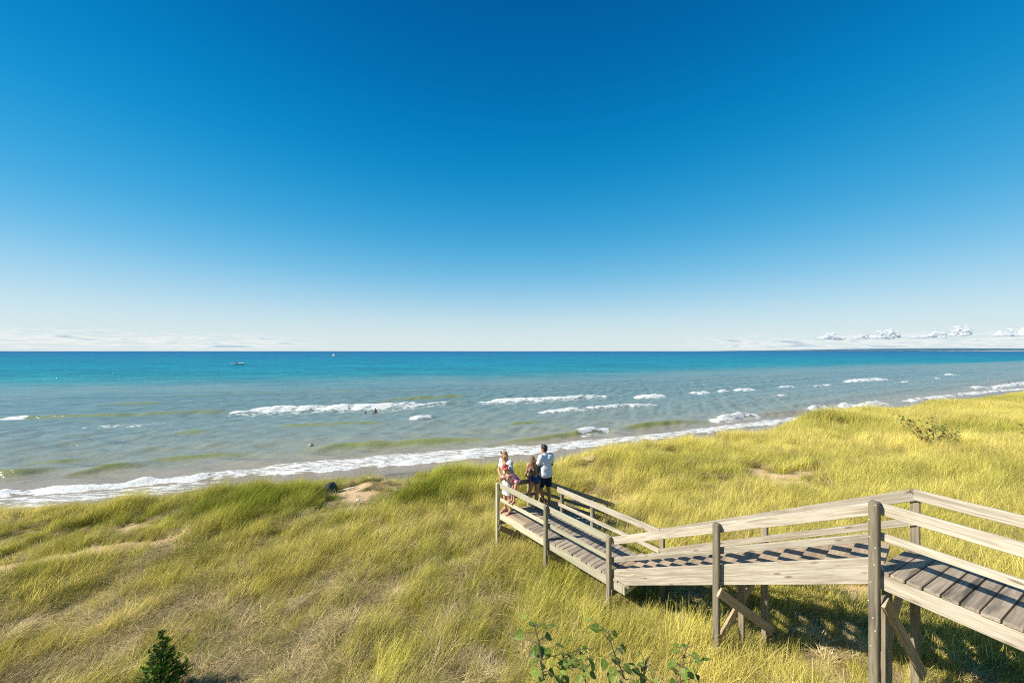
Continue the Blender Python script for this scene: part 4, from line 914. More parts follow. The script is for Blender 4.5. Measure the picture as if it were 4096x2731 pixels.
def foot(an, kn, toe, g):
    f = v3(math.sin(toe), math.cos(toe), 0); s = v3(f[1], -f[0], 0)
    gz = an[2] - .08 * g; P = []
    heel = v3(an[0], an[1], gz + .032 * g) - f * .035 * g; ball = v3(an[0], an[1], gz + .026 * g) + f * .115 * g
    P += [('c', an, heel, .034 * g, .032 * g), ('c', an + f * .01 * g, ball, .034 * g, .026 * g), ('c', heel, ball, .03 * g, .027 * g)]
    for o, r_, L in ((-.030, .0115, .045), (-.014, .009, .05), (0.0, .009, .048), (.013, .0085, .043), (.026, .008, .036)):
        sg = 1 if toe >= 0 else -1
        P.append(('c', ball + s * o * sg * g, ball + s * o * sg * 1.1 * g + f * L * g - v3(0, 0, .010 * g), r_ * g * 1.15, r_ * g, .008))
    return P

def body_prims(j, fem=False, legs=True):
    g = j['g']; P = []
    xr = (j['hir'] - j['hil']); xr = xr / np.linalg.norm(xr); xs_ = (j['shr'] - j['shl']); xs_ = xs_ / np.linalg.norm(xs_)
    K = .06 * g; hw = .085 if fem else .072
    P.append(('c', j['pel'] - xr * hw * g, j['pel'] + xr * hw * g, .108 * g, .108 * g, K))
    P.append(('c', j['wai'] - xr * .045 * g, j['wai'] + xr * .045 * g, (.085 if fem else .10) * g, (.085 if fem else .10) * g, K))
    P.append(('c', j['che'] - xs_ * .075 * g, j['che'] + xs_ * .075 * g, .112 * g, .112 * g, K))
    P.append(('c', j['pel'], j['che'], .09 * g, .10 * g, K))
    fwd = np.cross(v3(0, 0, 1), xs_)
    if fem:
        for sg in (-1, 1): P.append(('e', j['che'] + xs_ * sg * .065 * g + fwd * .09 * g - v3(0, 0, .03 * g), (.055 * g, .05 * g, .055 * g), 0, .04 * g))
    for sh in ('shr', 'shl'): P.append(('c', j['nek'] - v3(0, 0, .03 * g), j[sh], .052 * g, .055 * g, .05 * g)); P.append(('c', j['che'], j[sh], .09 * g, .058 * g, .04 * g))
    fw, rt, up = head_dirs(j); hc = j['hed']
    P.append(('c', j['nek'] - v3(0, 0, .02 * g), hc - up * .05 * g - fw * .01 * g, .052 * g, .047 * g, .03 * g))
    P += [('e', hc + up * .035 * g - fw * .008 * g, (.074 * g, .092 * g, .085 * g), j['yaw']), ('e', hc - up * .035 * g + fw * .018 * g, (.058 * g, .068 * g, .078 * g), j['yaw'], .03),
          ('e', hc - up * .088 * g + fw * .058 * g, (.028 * g, .022 * g, .020 * g), j['yaw'], .02),
          ('c', hc + up * .012 * g + fw * .083 * g, hc - up * .028 * g + fw * .106 * g, .0085 * g, .0135 * g, .008), ('e', hc - up * .058 * g + fw * .080 * g, (.024 * g, .012 * g, .010 * g), j['yaw'], .008)]
    for sg in (-1, 1):
        P += [('e', hc + rt * sg * .074 * g - fw * .005 * g - up * .005 * g, (.010 * g, .020 * g, .031 * g), j['yaw'], .006), ('c', hc + rt * sg * .012 * g + up * .030 * g + fw * .086 * g, hc + rt * sg * .045 * g + up * .030 * g + fw * .074 * g, .008 * g, .007 * g, .01)]
    for a, b, c, inw in (('shr', 'elr', 'wrr', -xs_), ('shl', 'ell', 'wrl', xs_)):
        k2 = .93 if fem else 1.08
        P += [('c', j[a], j[b], .050 * g * k2, .038 * g * k2, .03 * g), ('c', j[b], j[b] + (j[c] - j[b]) * .3, .038 * g * k2, .040 * g * k2, .02 * g), ('c', j[b] + (j[c] - j[b]) * .3, j[c], .040 * g * k2, .025 * g * k2, .02 * g)]
        P += hand(j[c], j[b], g, inw + v3(0, 0, -.3), j.get('curl', .5))
    if legs:
        for a, b, c, toe in (('hir', 'knr', 'anr', j['toer']), ('hil', 'knl', 'anl', j['toel'])):
            d = j[c] - j[b]; k2 = 1.04
            P += [('c', j[a], j[b], .085 * g * k2, .054 * g, .04 * g), ('c', j[b], j[b] + d * .35, .052 * g, .053 * g, .03 * g), ('c', j[b] + d * .30, j[c], .053 * g, .034 * g, .03 * g)]
            bk = -np.cross(v3(0, 0, 1), xr); P.append(('e', j[b] + d * .28 + bk * .022 * g, (.042 * g, .042 * g, .10 * g), 0, .03))
            P += foot(j[c], j[b], toe, g)
    return P

SKIN = [plain('skin_a', (0.56, 0.31, 0.20), 0.5, 0.05), plain('skin_b', (0.45, 0.235, 0.14), 0.5, 0.05), plain('skin_c', (0.36, 0.18, 0.10), 0.5, 0.05)]
def hairmat(name, a, b):
    t = NT(name); p = t.obj(); n = t.noise(t.mapping(p, (60, 60, 6)), 1.0, 4, 0.6)
    return t.done(t.bsdf(t.mix(t.mr(n, 0.35, 0.65), a, b), 0.45, t.bump(n, 0.6, 0.01), 0.35))
EYE = plain('eye_dark', (0.03, 0.02, 0.02), 0.3); LIP = plain('lip', (0.42, 0.13, 0.11), 0.5)
def clothmat(name, c): 
    t = NT(name); p = t.obj(); n = t.noise(p, 14, 4, 0.6); f = t.noise(p, 260, 2)
    return t.done(t.bsdf(t.mix(t.mr(n, .3, .7), tuple(k * .92 for k in c), c), 0.85, t.bump(f, 0.2, 0.001, t.bump(n, 0.5, 0.008)), 0.15))

def torso_cloth(j, fem, d, sleeve):
    P = []
    for p in body_prims(j, fem, False)[:(10 if fem else 8)]:
        P.append(p[:3] + (p[3] + d, p[4] + d) + p[5:] if p[0] == 'c' else (p[0], p[1], tuple(q + d for q in p[2])) + p[3:])
    g = j['g']; k2 = .93 if fem else 1.08
    for a, b in (('shr', 'elr'), ('shl', 'ell')): P.append(('c', j[a], j[a] + (j[b] - j[a]) * sleeve, .050 * g * k2 + d, .044 * g * k2 + d * 1.3, .03 * g))
    return P

def face(j, rt_obj, h=None):
    g = j['g']; fw, rt, up = head_dirs(j); hc = j['hed']
    bm = bmesh.new(); bmesh.ops.create_uvsphere(bm, u_segments=8, v_segments=6, radius=.0105 * g); me = bm_mesh('eye', bm, True)
    for sg in (-1, 1): link('eye', me, EYE, rt_obj, tuple(hc + rt * sg * .030 * g + up * .010 * g + fw * .078 * g))
    bm = bmesh.new(); bmesh.ops.create_uvsphere(bm, u_segments=8, v_segments=6, radius=1.0)
    for v in bm.verts: v.co = Vector((v.co.x * .024 * g, v.co.y * .008 * g, v.co.z * .007 * g))
    o = link('mouth', bm_mesh('mouth', bm, True), LIP, rt_obj, tuple(hc - up * .058 * g + fw * .090 * g)); o.rotation_euler = (0, 0, j['yaw'])

def strands(j, n, length, spread, r, wave, back=1.0, seed=0, shift=0.0):
    """hair prims: a skull cap and locks that fall from it"""
    g = j['g']; fw, rt, up = head_dirs(j); hc = j['hed']; R = random.Random(seed)
    P = [('e', hc + up * .045 * g - fw * .018 * g, (.084 * g, .098 * g, .090 * g), j['yaw'])]
    for i in range(n):
        u = (i + .5) / n * 2 - 1; an = u * spread
        d = -fw * math.cos(an) * back + rt * math.sin(an)
        p = hc + up * .03 * g + d * .070 * g; L = length * (0.85 + .3 * R.random()) * g; seg = 6; ph = R.random() * 6
        out = d * .035 * g
        for s in range(seg):
            f = (s + 1) / seg
            q = p + v3(0, 0, -L / seg) + (out if s < 1 else 0) * 1.0 - v3(fw[0], fw[1], 0) * shift * g / seg + rt * wave * g * math.sin(ph + f * 8) + d * wave * .6 * g * math.cos(ph + f * 7)
            P.append(('c', p, q, r * g * (1 - .3 * (s / seg)), r * g * (1 - .3 * f), .012)); p = q
    return P

def person(name, label, loc, facing, j, skin, prims_fn, res=0.009, fem=False):
    rt = empty('person', loc, math.atan2(-facing[0], facing[1])); tag(rt, label, 'person')
    link('body', sdf_mesh('body', body_prims(j, fem), res, 0.03), skin, rt)
    face(j, rt); prims_fn(j, rt); return rt

def build_people():
    # woman in a pale T-shirt dress at the rail
    ft = (-PN[0], -PN[1])
    q = A0 + DN * 0.17 + PN * 0.17
    jw = pose(0.985, pel=(0, -.02, .94), wai=(.02, .0, 1.10), che=(.03, .03, 1.30), nek=(.03, .06, 1.46), hed=(.04, .10, 1.585), shr=(.20, .05, 1.41), shl=(-.145, .03, 1.41),
              elr=(.21, .17, 1.16), wrr=(-.02, .27, 1.06), ell=(-.27, .06, 1.14), wrl=(-.17, .27, 1.06), yaw=-0.55, nod=0.38, anr=(.07, .03, .08), anl=(-.13, .01, .08), knr=(.07, .05, .5), knl=(-.11, .04, .5))
    def wear(j, rt):
        g = j['g']; D = clothmat('dress_cloth', (0.70, 0.71, 0.74))
        xs_ = v3(1, 0, 0)
        P = torso_cloth(j, True, .015, .5) + [('c', j['pel'] - xs_ * .085, j['pel'] + xs_ * .085, .128, .128, .06)]
        for sx in (-.06, .06): P.append(('c', (sx, -.01, .92), (sx * 1.25, .03, .50), .125, .105, .08))
        cl = lambda X, Y, Z: np.maximum.reduce([.50 - Z + 0 * X + 0 * Y, .075 - np.sqrt((X - j['nek'][0]) ** 2 + (Y - .13) ** 2 + ((Z - 1.44) * .62) ** 2)])
        link('dress', sdf_mesh('dress', P, .009, .03, cl, lambda X, Y, Z: .004 * np.sin(X * 55 + Z * 9) * np.sin(Y * 48 + 1) * (Z < 1.25)), D, rt)
        fw, r_, u_ = head_dirs(j); hc = j['hed']
        hp = strands(j, 12, .27, 1.75, .022, .006, seed=2)
        cl = lambda X, Y, Z: .052 - ((X - hc[0]) * -fw[0] + (Y - hc[1]) * -fw[1] + (Z - hc[2]) * -fw[2] + .10) + 0 * X
        link('hair', sdf_mesh('hair', hp, .008, .012, cl), hairmat('hair_blonde', (0.62, 0.42, 0.17), (0.28, 0.16, 0.06)), rt)
        bm = bmesh.new()
        for sg in (-1, 1):
            c = hc + u_ * .118 + fw * .048 + r_ * sg * .036
            bmesh.ops.create_uvsphere(bm, u_segments=10, v_segments=6, radius=.03, matrix=Matrix.Translation(c) @ Matrix.Diagonal((1, .5, .7, 1)))
        link('sunglasses', bm_mesh('sunglasses', bm, True), plain('dark_lens', (0.02, 0.02, 0.025), 0.08, 0.05, 30, 0.6), rt)
        sandals(j, rt, (0.42, 0.22, 0.16))
    def sandals(j, rt, c):
        m_ = plain('sandal', c, 0.7)
        for an, toe in ((j['anr'], j['toer']), (j['anl'], j['toel'])):
            g = j['g']; f = v3(math.sin(toe), math.cos(toe), 0); s = v3(f[1], -f[0], 0); gz = an[2] - .08 * g; b0 = v3(an[0], an[1], gz)
            P = [('c', b0 - f * .045 * g, b0 + f * .16 * g, .034 * g, .042 * g), ]
            me = sdf_mesh('sandal', P, .007, .01, lambda X, Y, Z: np.maximum(Z - (gz + .004), (gz - .012) - Z) + 0 * X + 0 * Y)
            o = link('sandal', me, m_, rt)
            bm = bmesh.new(); 
            a_ = b0 + f * .135 * g + v3(0, 0, .035 * g)
            for sg in (-1, 1):
                e_ = b0 + f * .05 * g + s * sg * .042 * g + v3(0, 0, .012 * g)
                mid = (a_ + e_) / 2 + v3(0, 0, .035 * g)
                for p, q_ in ((a_, mid), (mid, e_)):
                    d = Vector(q_ - p); mt = Matrix.Translation(Vector((p + q_) / 2)) @ d.to_track_quat('Z', 'Y').to_matrix().to_4x4()
                    bmesh.ops.create_cone(bm, cap_ends=True, segments=6, radius1=.006 * g, radius2=.006 * g, depth=d.length, matrix=mt)
            link('strap', bm_mesh('strap', bm), m_, o)
    person('woman', 'blonde woman in a pale T-shirt dress, sunglasses on her head, beside the small child', (q[0], q[1], DECK_L), ft, jw, SKIN[0], wear, .009, True)
    # small child on the middle rail
    q = A0 + DN * 0.50 + PN * 0.065; zb = DECK_L + RAIL - 0.41 + 0.013
    jc = pose(0.66, pel=(-.01, -.115, .585), wai=(.03, -.07, .68), che=(.07, .02, .79), nek=(.10, .10, .88), hed=(.125, .155, .955), shr=(.17, .09, .845), shl=(.01, .06, .845), elr=(.25, .10, .64), wrr=(.255, -.01, .475),
              ell=(.07, .11, .64), wrl=(.115, -.01, .475), hir=(.05, -.10, .57), hil=(-.07, -.11, .57), knr=(.045, -.03, .31), knl=(-.055, -.03, .31), anr=(.05, -.03, .053), anl=(-.055, -.02, .053), yaw=-.2, nod=.6, curl=0.25)
    def wearc(j, rt):
        t = NT('swimsuit_pink'); p = t.obj(); vo = t.node('ShaderNodeTexVoronoi'); vo.inputs['Scale'].default_value = 17; t.L.new(p, vo.inputs['Vector'])
        sc = t.node('ShaderNodeSeparateColor'); t.L.new(vo.outputs['Color'], sc.inputs[0])
        c = t.mix(t.math('GREATER_THAN', sc.outputs[0], .45), (0.72, 0.16, 0.30), (0.80, 0.55, 0.58)); c = t.mix(t.math('GREATER_THAN', sc.outputs[0], .86), c, (0.70, 0.68, 0.72))
        mm = t.done(t.bsdf(c, .7)); g = j['g']
        xr = v3(1, 0, 0)
        P = [('c', j['pel'] - xr * .055, j['pel'] + xr * .055, .085, .085, .04), ('c', j['wai'] - xr * .03, j['wai'] + xr * .03, .073, .073, .04), ('c', j['che'] - xr * .05, j['che'] + xr * .05, .083, .083, .04), ('c', j['pel'], j['che'], .07, .075, .04)]
        cl = lambda X, Y, Z: np.maximum((.505 + .5 * np.abs(X - j['pel'][0]) * 0.9) - Z + 0 * Y, (X - j['nek'][0]) * .25 + (Y - j['che'][1]) * .55 + (Z - j['che'][2]) * .8 - .075)
        link('swimsuit', sdf_mesh('swimsuit', P, .007, .02, cl), mm, rt)
        fw, r_, u_ = head_dirs(j); hc = j['hed']
        P = [('e', hc + u_ * .045 - fw * .008, (.070, .078, .062), j['yaw'])]
        hat = sdf_mesh('hat', P, .006, .012, lambda X, Y, Z: (.012 - ((X - hc[0]) * u_[0] + (Y - hc[1]) * u_[1] + (Z - hc[2]) * u_[2])))
        hm_ = clothmat('hat_cloth', (0.72, 0.17, 0.13)); ho = link('sun_hat', hat, hm_, rt)
        bm = bmesh.new(); mt = Matrix.Translation(Vector(hc + u_ * .012)) @ Matrix((Vector(r_), Vector(fw), Vector(u_))).transposed().to_4x4()
        bmesh.ops.create_cone(bm, cap_ends=False, segments=28, radius1=.115, radius2=.066, depth=.03, matrix=mt); bmesh.ops.solidify(bm, geom=list(bm.faces), thickness=.006)
        link('brim', bm_mesh('brim', bm, True), hm_, ho)
        bm = bmesh.new(); bmesh.ops.create_icosphere(bm, subdivisions=2, radius=.022, matrix=Matrix.Translation(Vector(hc + u_ * .112 - fw * .005)))
        link('bow', bm_mesh('bow', bm, True), clothmat('bow_cloth', (0.8, 0.78, 0.74)), ho)
        link('hair', sdf_mesh('hair', strands(j, 9, .12, 1.9, .022, .004, seed=5)[1:], .006, .01), hairmat('hair_light', (0.55, 0.36, 0.16), (0.26, 0.14, 0.06)), rt)
        sandals(j, rt, (0.40, 0.22, 0.17))
    person('child', 'small child in a coral sun hat and pink swimsuit standing on the middle rail', (q[0], q[1], zb), ft, jc, SKIN[0], wearc, .007, False)
    # girl with long hair leaning on the end rail
    jg = pose(0.86, pel=(0, -.05, .80), wai=(0, .0, .93), che=(-.01, .05, 1.10), nek=(-.01, .10, 1.245), hed=(-.01, .13, 1.345), shr=(.14, .09, 1.19), shl=(-.155, .09, 1.19), elr=(.21, .20, .93), wrr=(.05, .245, .845), ell=(-.20, .17, .90), wrl=(-.12, .255, .835),
              hir=(.075, -.05, .77), hil=(-.075, -.05, .77), knr=(.07, -.02, .42), knl=(-.15, .06, .43), anr=(.04, -.02, .07), anl=(-.09, -.07, .07), yaw=-0.1, nod=.1, curl=.3)
    def wearg(j, rt):
        mm = plain('swimsuit_navy', (0.012, 0.035, 0.11), 0.5); xr = v3(1, 0, 0)
        P = [('c', j['pel'] - xr * .075, j['pel'] + xr * .075, .104, .104, .05), ('c', j['wai'] - xr * .04, j['wai'] + xr * .04, .088, .088, .05), ('c', j['che'] - xr * .065, j['che'] + xr * .065, .107, .107, .05), ('c', j['pel'], j['che'], .088, .095, .05)]
        cl = lambda X, Y, Z: np.maximum.reduce([(.695 + .75 * np.abs(X)) - Z + 0 * Y, Z - 1.16 + 0 * X + 0 * Y, .062 - np.sqrt(X ** 2 + ((Z - .965) * 1.15) ** 2) + np.where(Y < j['wai'][1], 0, 9)])
        link('swimsuit', sdf_mesh('swimsuit', P, .008, .02, cl), mm, rt)
        link('hair', sdf_mesh('hair', strands(j, 15, .44, 1.25, .028, .013, seed=9, shift=.17), .008, .014), hairmat('hair_brown', (0.34, 0.17, 0.07), (0.09, 0.04, 0.02)), rt)
    person('girl', 'girl with long wavy brown hair in open-backed navy swimsuit leaning on the end rail', (0.655, 10.27, DECK_L), (-.385, .923), jg, SKIN[1], wearg, .008, True)
    # man
    jm = pose(1.01, pel=(.0, 0, .95), che=(0, .02, 1.32), nek=(0, .05, 1.50), hed=(0, .09, 1.645), yaw=.5, nod=.08, elr=(.25, .05, 1.16), wrr=(.17, .27, 1.02), ell=(-.26, .08, 1.17), wrl=(-.12, .30, 1.05), knl=(-.13, .10, .50), anl=(.04, .16, .085), toel=.3, knr=(.10, .02, .50), anr=(.11, -.03, .08))
    def wearm(j, rt):
        x = v3(1, 0, 0); TS = clothmat('tee_cloth', (0.72, 0.73, 0.76)); SH = clothmat('shorts_cloth', (0.012, 0.022, 0.055))
        P = torso_cloth(j, False, .015, .62) + [('c', j['pel'] - x * .075, j['pel'] + x * .075, .128, .128, .06), ('c', j['wai'] - x * .055, j['wai'] + x * .055, .122, .122, .06)]
        cl = lambda X, Y, Z: np.maximum.reduce([.86 - .05 * X - Z + 0 * Y, .074 - np.sqrt(X ** 2 + (Y - .09) ** 2 + ((Z - 1.53) * .9) ** 2)])
        link('t_shirt', sdf_mesh('t_shirt', P, .009, .03, cl, lambda X, Y, Z: .005 * np.sin(X * 42 + Z * 14) * np.sin(Z * 24 + Y * 20)), TS, rt)
        P = [('c', j['pel'] - x * .075, j['pel'] + x * .075, .122, .122, .06)]
        for a, b in (('hir', 'knr'), ('hil', 'knl')): P.append(('c', j[a], j[a] + (j[b] - j[a]) * .95, .108, .092, .03))
        cl = lambda X, Y, Z: np.maximum(.565 - Z + 0 * X + 0 * Y, Z - 1.0)
        link('shorts', sdf_mesh('shorts', P, .009, .03, cl), SH, rt)
        fw, r_, u_ = head_dirs(j); hc = j['hed']
        P = [('e', hc + u_ * .048 - fw * .016, (.082, .096, .088), j['yaw']), ('e', hc - u_ * .012 - fw * .03, (.076, .072, .075), j['yaw'], .02), ('e', hc + u_ * .095 + fw * .045, (.055, .045, .035), j['yaw'], .02)]
        cl = lambda X, Y, Z: -((X - hc[0]) * -fw[0] + (Y - hc[1]) * -fw[1] + (Z - hc[2]) * -fw[2] + .052 + .9 * np.clip((X - hc[0]) * u_[0] + (Y - hc[1]) * u_[1] + (Z - hc[2]) * u_[2] - .03, 0, .06)) + 0 * X
        link('hair', sdf_mesh('hair', P, .007, .012, cl), hairmat('hair_black', (0.035, 0.025, 0.02), (0.012, 0.010, 0.010)), rt)
    person('man', 'dark-haired man in white T-shirt and navy shorts, top of the beach steps', (0.99, 10.36, DECK_L), (-.5, .866), jm, SKIN[2], wearm, .009, False)
    # bathers
    def bather(px, py, rise, facing, lab, skin, g=1.0, hair=(0.02, 0.015, 0.012), trunk=None, arms=None, grp=None):
        x, y = W(px, py, -H + 0.1); zw = wz(x, y)
        j = pose(g, yaw=0.2, **(arms or {})); rt = empty('person', (x, y, zw - (1.75 * g - rise)), math.atan2(-facing[0], facing[1])); tag(rt, lab, 'person', 'bathers in the lake')
        me = sdf_mesh('body', body_prims(j, False), .02, .04); link('body', me, skin, rt)
        hc = j['hed']; fw, r_, u_ = head_dirs(j)
        cl = lambda X, Y, Z: -((X - hc[0]) * -fw[0] + (Y - hc[1]) * -fw[1] + (Z - hc[2]) * .9 + .02)
        link('hair', sdf_mesh('hair', [('e', hc + u_ * .04 * g - fw * .012, (.088 * g, .104 * g, .098 * g), j['yaw'])], .014, .01, cl), plain('bather_hair', hair, .6), rt)
        x_ = v3(1, 0, 0); link('trunks', sdf_mesh('trunks', [('c', j['pel'] - x_ * .07 * g, j['pel'] + x_ * .07 * g, .125 * g, .125 * g), ('c', j['hir'], j['knr'], .105 * g, .08 * g), ('c', j['hil'], j['knl'], .105 * g, .08 * g)], .02, .03), plain('trunks', trunk or (0.03, 0.04, 0.06), .7), rt)
    bather(1502, 1646, 0.78, (-.5, .86), 'tallest of three bathers by the long breaker, bare back showing to the waist', SKIN[2], 1.0, arms=dict(elr=(.30, .05, 1.14), wrr=(.20, .12, .95)))
    bather(1462, 1649, 0.34, (-.5, .86), 'left bather of the three at the long breaker, only dark head and shoulders showing', SKIN[2], 0.85)
    bather(1491, 1653, 0.30, (-.5, .86), 'small bather beside the standing one, sunlit shoulders low in the water', SKIN[0], 0.75)
    bather(3606, 1507, 0.62, (-.3, .95), 'lone reddish bather far out on the right beyond the breakers', SKIN[0], 1.0, (0.10, 0.04, 0.02), (0.5, 0.08, 0.06))
    bather(3961, 1531, 0.50, (-.3, .95), 'bather left of the two others in the far right surf', SKIN[0], 0.9, (0.12, 0.05, 0.03))
    bather(3983, 1534, 0.50, (-.3, .95), 'middle bather of the far right surf, shoulders above a small wave', SKIN[0], 0.8, (0.10, 0.05, 0.03))
    bather(4032, 1532, 0.62, (-.3, .95), 'dark-haired bather nearest the right edge in the surf', SKIN[1], 1.0)
build_people()
build_far()

# ------------------------------------------------------------------ boats and the float
def loft(secs, cap=True):
    bm = bmesh.new(); rows = [[bm.verts.new(p) for p in s] for s in secs]
    for a, b in zip(rows[:-1], rows[1:]):
        for i in range(len(a) - 1): bm.faces.new((a[i], a[i + 1], b[i + 1], b[i]))
    if cap:
        for r_ in (rows[0], rows[-1]):
            try: bm.faces.new(r_)
            except Exception: pass
    bmesh.ops.remove_doubles(bm, verts=list(bm.verts), dist=1e-4); bmesh.ops.recalc_face_normals(bm, faces=list(bm.faces)); return bm
def boxm(bm, c, s, taper=1.0):
    r_ = bmesh.ops.create_cube(bm, size=1.0)
    for v in r_['verts']:
        k = taper if v.co.z > 0 else 1.0
        v.co = Vector((v.co.x * s[0] * k + c[0], v.co.y * s[1] * k + c[1], v.co.z * s[2] + c[2]))
    return r_['verts']
def hull_secs(L, B, fb, sheer, n=14):
    S_ = []
    for i in range(n):
        f = i / (n - 1); x = -L / 2 + L * f; b = B / 2 * (1 - max(0, (f - .45) / .55) ** 2.2) + .02; z = fb + sheer * f * f; xb = x - (L * .10 * max(0, (f - .6) / .4) ** 1.5)
        S_.append([(x, -b, z), (x, -b * .97, z - .12), (xb, -b * .80, .12 + .25 * max(0, f - .6)), (xb, 0, -.45 + .55 * max(0, (f - .6) / .4)), (xb, b * .80, .12 + .25 * max(0, f - .6)), (x, b * .97, z - .12), (x, b, z), (x, 0, z + .05)])
    return [s + [s[0]] for s in S_]
def build_boats():
    white = plain('gelcoat_white', (0.78, 0.78, 0.76), 0.25, 0.03); teal = plain('gelcoat_teal', (0.48, 0.57, 0.59), 0.25, 0.05); dark = plain('boat_canvas', (0.01, 0.03, 0.06), 0.6); glass = plain('boat_glass', (0.02, 0.05, 0.07), 0.08, 0.05, 30, 0.6)
    x, y = W(954, 1458, -H); rt = empty('speedboat', (x, y, 0), 0.06); tag(rt, 'low white and teal speedboat idling in the turquoise water on the left', 'boat')
    link('hull', bm_mesh('hull', loft(hull_secs(9.4, 2.6, .75, .45))), teal, rt)
    bm = bmesh.new(); boxm(bm, (2.0, 0, 1.05), (4.6, 1.7, .28), .8); link('foredeck', bm_mesh('foredeck', bm), white, rt)
    bm = loft([[(-4.72, -1.3, .2), (-4.72, 1.3, .2), (-4.72, 1.3, .95), (-4.72, -1.3, .95), (-4.72, -1.3, .2)], [(-2.4, -1.36, .45), (-2.4, 1.36, .45), (-2.4, 1.36, 1.12), (-2.4, -1.36, 1.12), (-2.4, -1.36, .45)], [(-.6, -1.36, .8), (-.6, 1.36, .8), (-.6, 1.36, 1.25), (-.6, -1.36, 1.25), (-.6, -1.36, .8)]]); link('stern', bm_mesh('stern', bm), white, rt)
    bm = bmesh.new(); boxm(bm, (-.5, 0, 1.45), (.9, 1.6, .5), .75); link('windscreen', bm_mesh('windscreen', bm), glass, rt)
    bm = bmesh.new(); boxm(bm, (1.1, 0, 1.24), (1.2, 1.2, .14), .7); link('hatch', bm_mesh('hatch', bm), glass, rt)
    def crew(px, h0, lab, col):
        j = pose(1.0, wrr=(.2, .3, 1.05), wrl=(-.2, .3, 1.05)); pr = empty('person', (x + px, y - .2, h0), -1.2); tag(pr, lab, 'person')
        link('body', sdf_mesh('body', body_prims(j), .03, .05), SKIN[1], pr); x_ = v3(1, 0, 0)
        link('shirt', sdf_mesh('shirt', [('c', j['pel'] - x_ * .07, j['che'] + x_ * .0, .13, .14), ('c', j['che'] - x_ * .09, j['che'] + x_ * .09, .14, .14)], .03, .05), plain('crew_shirt', col, .8), pr)
    crew(-1.6, 0.45, 'dark figure standing at the helm of the speedboat', (0.05, 0.05, 0.06)); crew(-4.1, 0.0, 'person in red sitting low at the stern of the speedboat', (0.5, 0.08, 0.05))
    x2, y2 = W(1340, 1424, -H); rt = empty('cabin_cruiser', (x2, y2, 0), PI - 0.05); tag(rt, 'white cabin cruiser with dark canopy far out near the horizon', 'boat')
    link('hull', bm_mesh('hull', loft(hull_secs(12.0, 3.9, 1.5, .7))), white, rt)
    bm = bmesh.new(); boxm(bm, (1.0, 0, 2.5), (4.6, 3.0, 1.5), .82); link('cabin', bm_mesh('cabin', bm), white, rt)
    bm = bmesh.new(); boxm(bm, (-.6, 0, 2.65), (3.9, 3.1, .55), .95); link('window', bm_mesh('window', bm), glass, rt)
    bm = bmesh.new(); boxm(bm, (1.9, 0, 3.9), (1.5, 2.4, 1.5), .8); link('flybridge', bm_mesh('flybridge', bm), white, rt)
    bm = bmesh.new(); boxm(bm, (.6, 0, 5.0), (2.6, 2.8, .35), .95); link('canopy', bm_mesh('canopy', bm), dark, rt)
    bm = bmesh.new(); boxm(bm, (-3.4, 0, 3.6), (3.0, 2.9, .45), .9); ca = link('canopy', bm_mesh('canopy', bm), dark, rt)
    bm = bmesh.new()
    for px, py, z0, z1 in ((-4.7, 1.3, 1.5, 3.5), (-4.7, -1.3, 1.5, 3.5), (-2.1, 1.3, 1.5, 3.5), (-2.1, -1.3, 1.5, 3.5), (-.5, 1.2, 3.2, 4.9), (-.5, -1.2, 3.2, 4.9)): boxm(bm, (px, py, (z0 + z1) / 2), (.1, .1, z1 - z0))
    link('canopy_frame', bm_mesh('canopy_frame', bm), white, rt)
    # a yellowish float
    x, y = W(1243, 1781, -H + .1); z = wz(x, y); rt = empty('float', (x, y, z)); tag(rt, 'small yellowish float bobbing alone in the grey-green shallows', 'float')
    bm = bmesh.new(); bmesh.ops.create_icosphere(bm, subdivisions=3, radius=.17)
    for v in bm.verts: v.co = Vector((v.co.x * 1.5, v.co.y * 1.1, v.co.z * .8 + .03 + .03 * math.sin(v.co.x * 30)))
    link('body', bm_mesh('body', bm, True), plain('float_yellow', (0.45, 0.40, 0.22), 0.6), rt)
    bm = bmesh.new(); bmesh.ops.create_uvsphere(bm, u_segments=10, v_segments=6, radius=.07, matrix=Matrix.Translation((.05, 0, .17))); link('knob', bm_mesh('knob', bm, True), plain('float_knob', (0.3, 0.27, 0.16), 0.6), rt)
build_boats()

# ------------------------------------------------------------------ plants
def leafmat(name, a, b, back):
    t = NT(name); r_ = t.rnd(); p = t.obj(); sy = t.node('ShaderNodeSeparateXYZ'); t.L.new(p, sy.inputs[0])
    vein = t.mr(t.math('ABSOLUTE', sy.outputs[1]), 0.0, 0.004, 1, 0); n = t.noise(p, 60, 3)
    c = t.mix(r_, a, b); c = t.mix(t.math('MULTIPLY', vein, .5), c, back); c = t.mix(t.math('MULTIPLY', t.mr(n, .4, .7), .25), c, back)
    bf = t.node('ShaderNodeNewGeometry').outputs['Backfacing']; c = t.mix(bf, c, back)
    bs = t.bsdf(c, 0.5, t.bump(n, .2, .004), .25); tr = t.node('ShaderNodeBsdfTranslucent'); t.L.new(c, tr.inputs[0])
    mx = t.node('ShaderNodeMixShader'); mx.inputs[0].default_value = .28; t.L.new(bs.outputs[0], mx.inputs[1]); t.L.new(tr.outputs[0], mx.inputs[2]); return t.done(mx)
LEAF = leafmat('poplar_leaf', (0.06, 0.135, 0.012), (0.19, 0.26, 0.03), (0.45, 0.44, 0.15)); LEAFY = leafmat('poplar_leaf_yellow', (0.45, 0.33, 0.05), (0.30, 0.30, 0.08), (0.5, 0.45, 0.2))
LEAFB = leafmat('poplar_leaf_brown', (0.16, 0.06, 0.02), (0.22, 0.09, 0.03), (0.3, 0.18, 0.08))
BARK = plain('sapling_bark', (0.17, 0.125, 0.07), .8); BARKG = plain('shrub_bark', (0.32, 0.27, 0.22), .8)
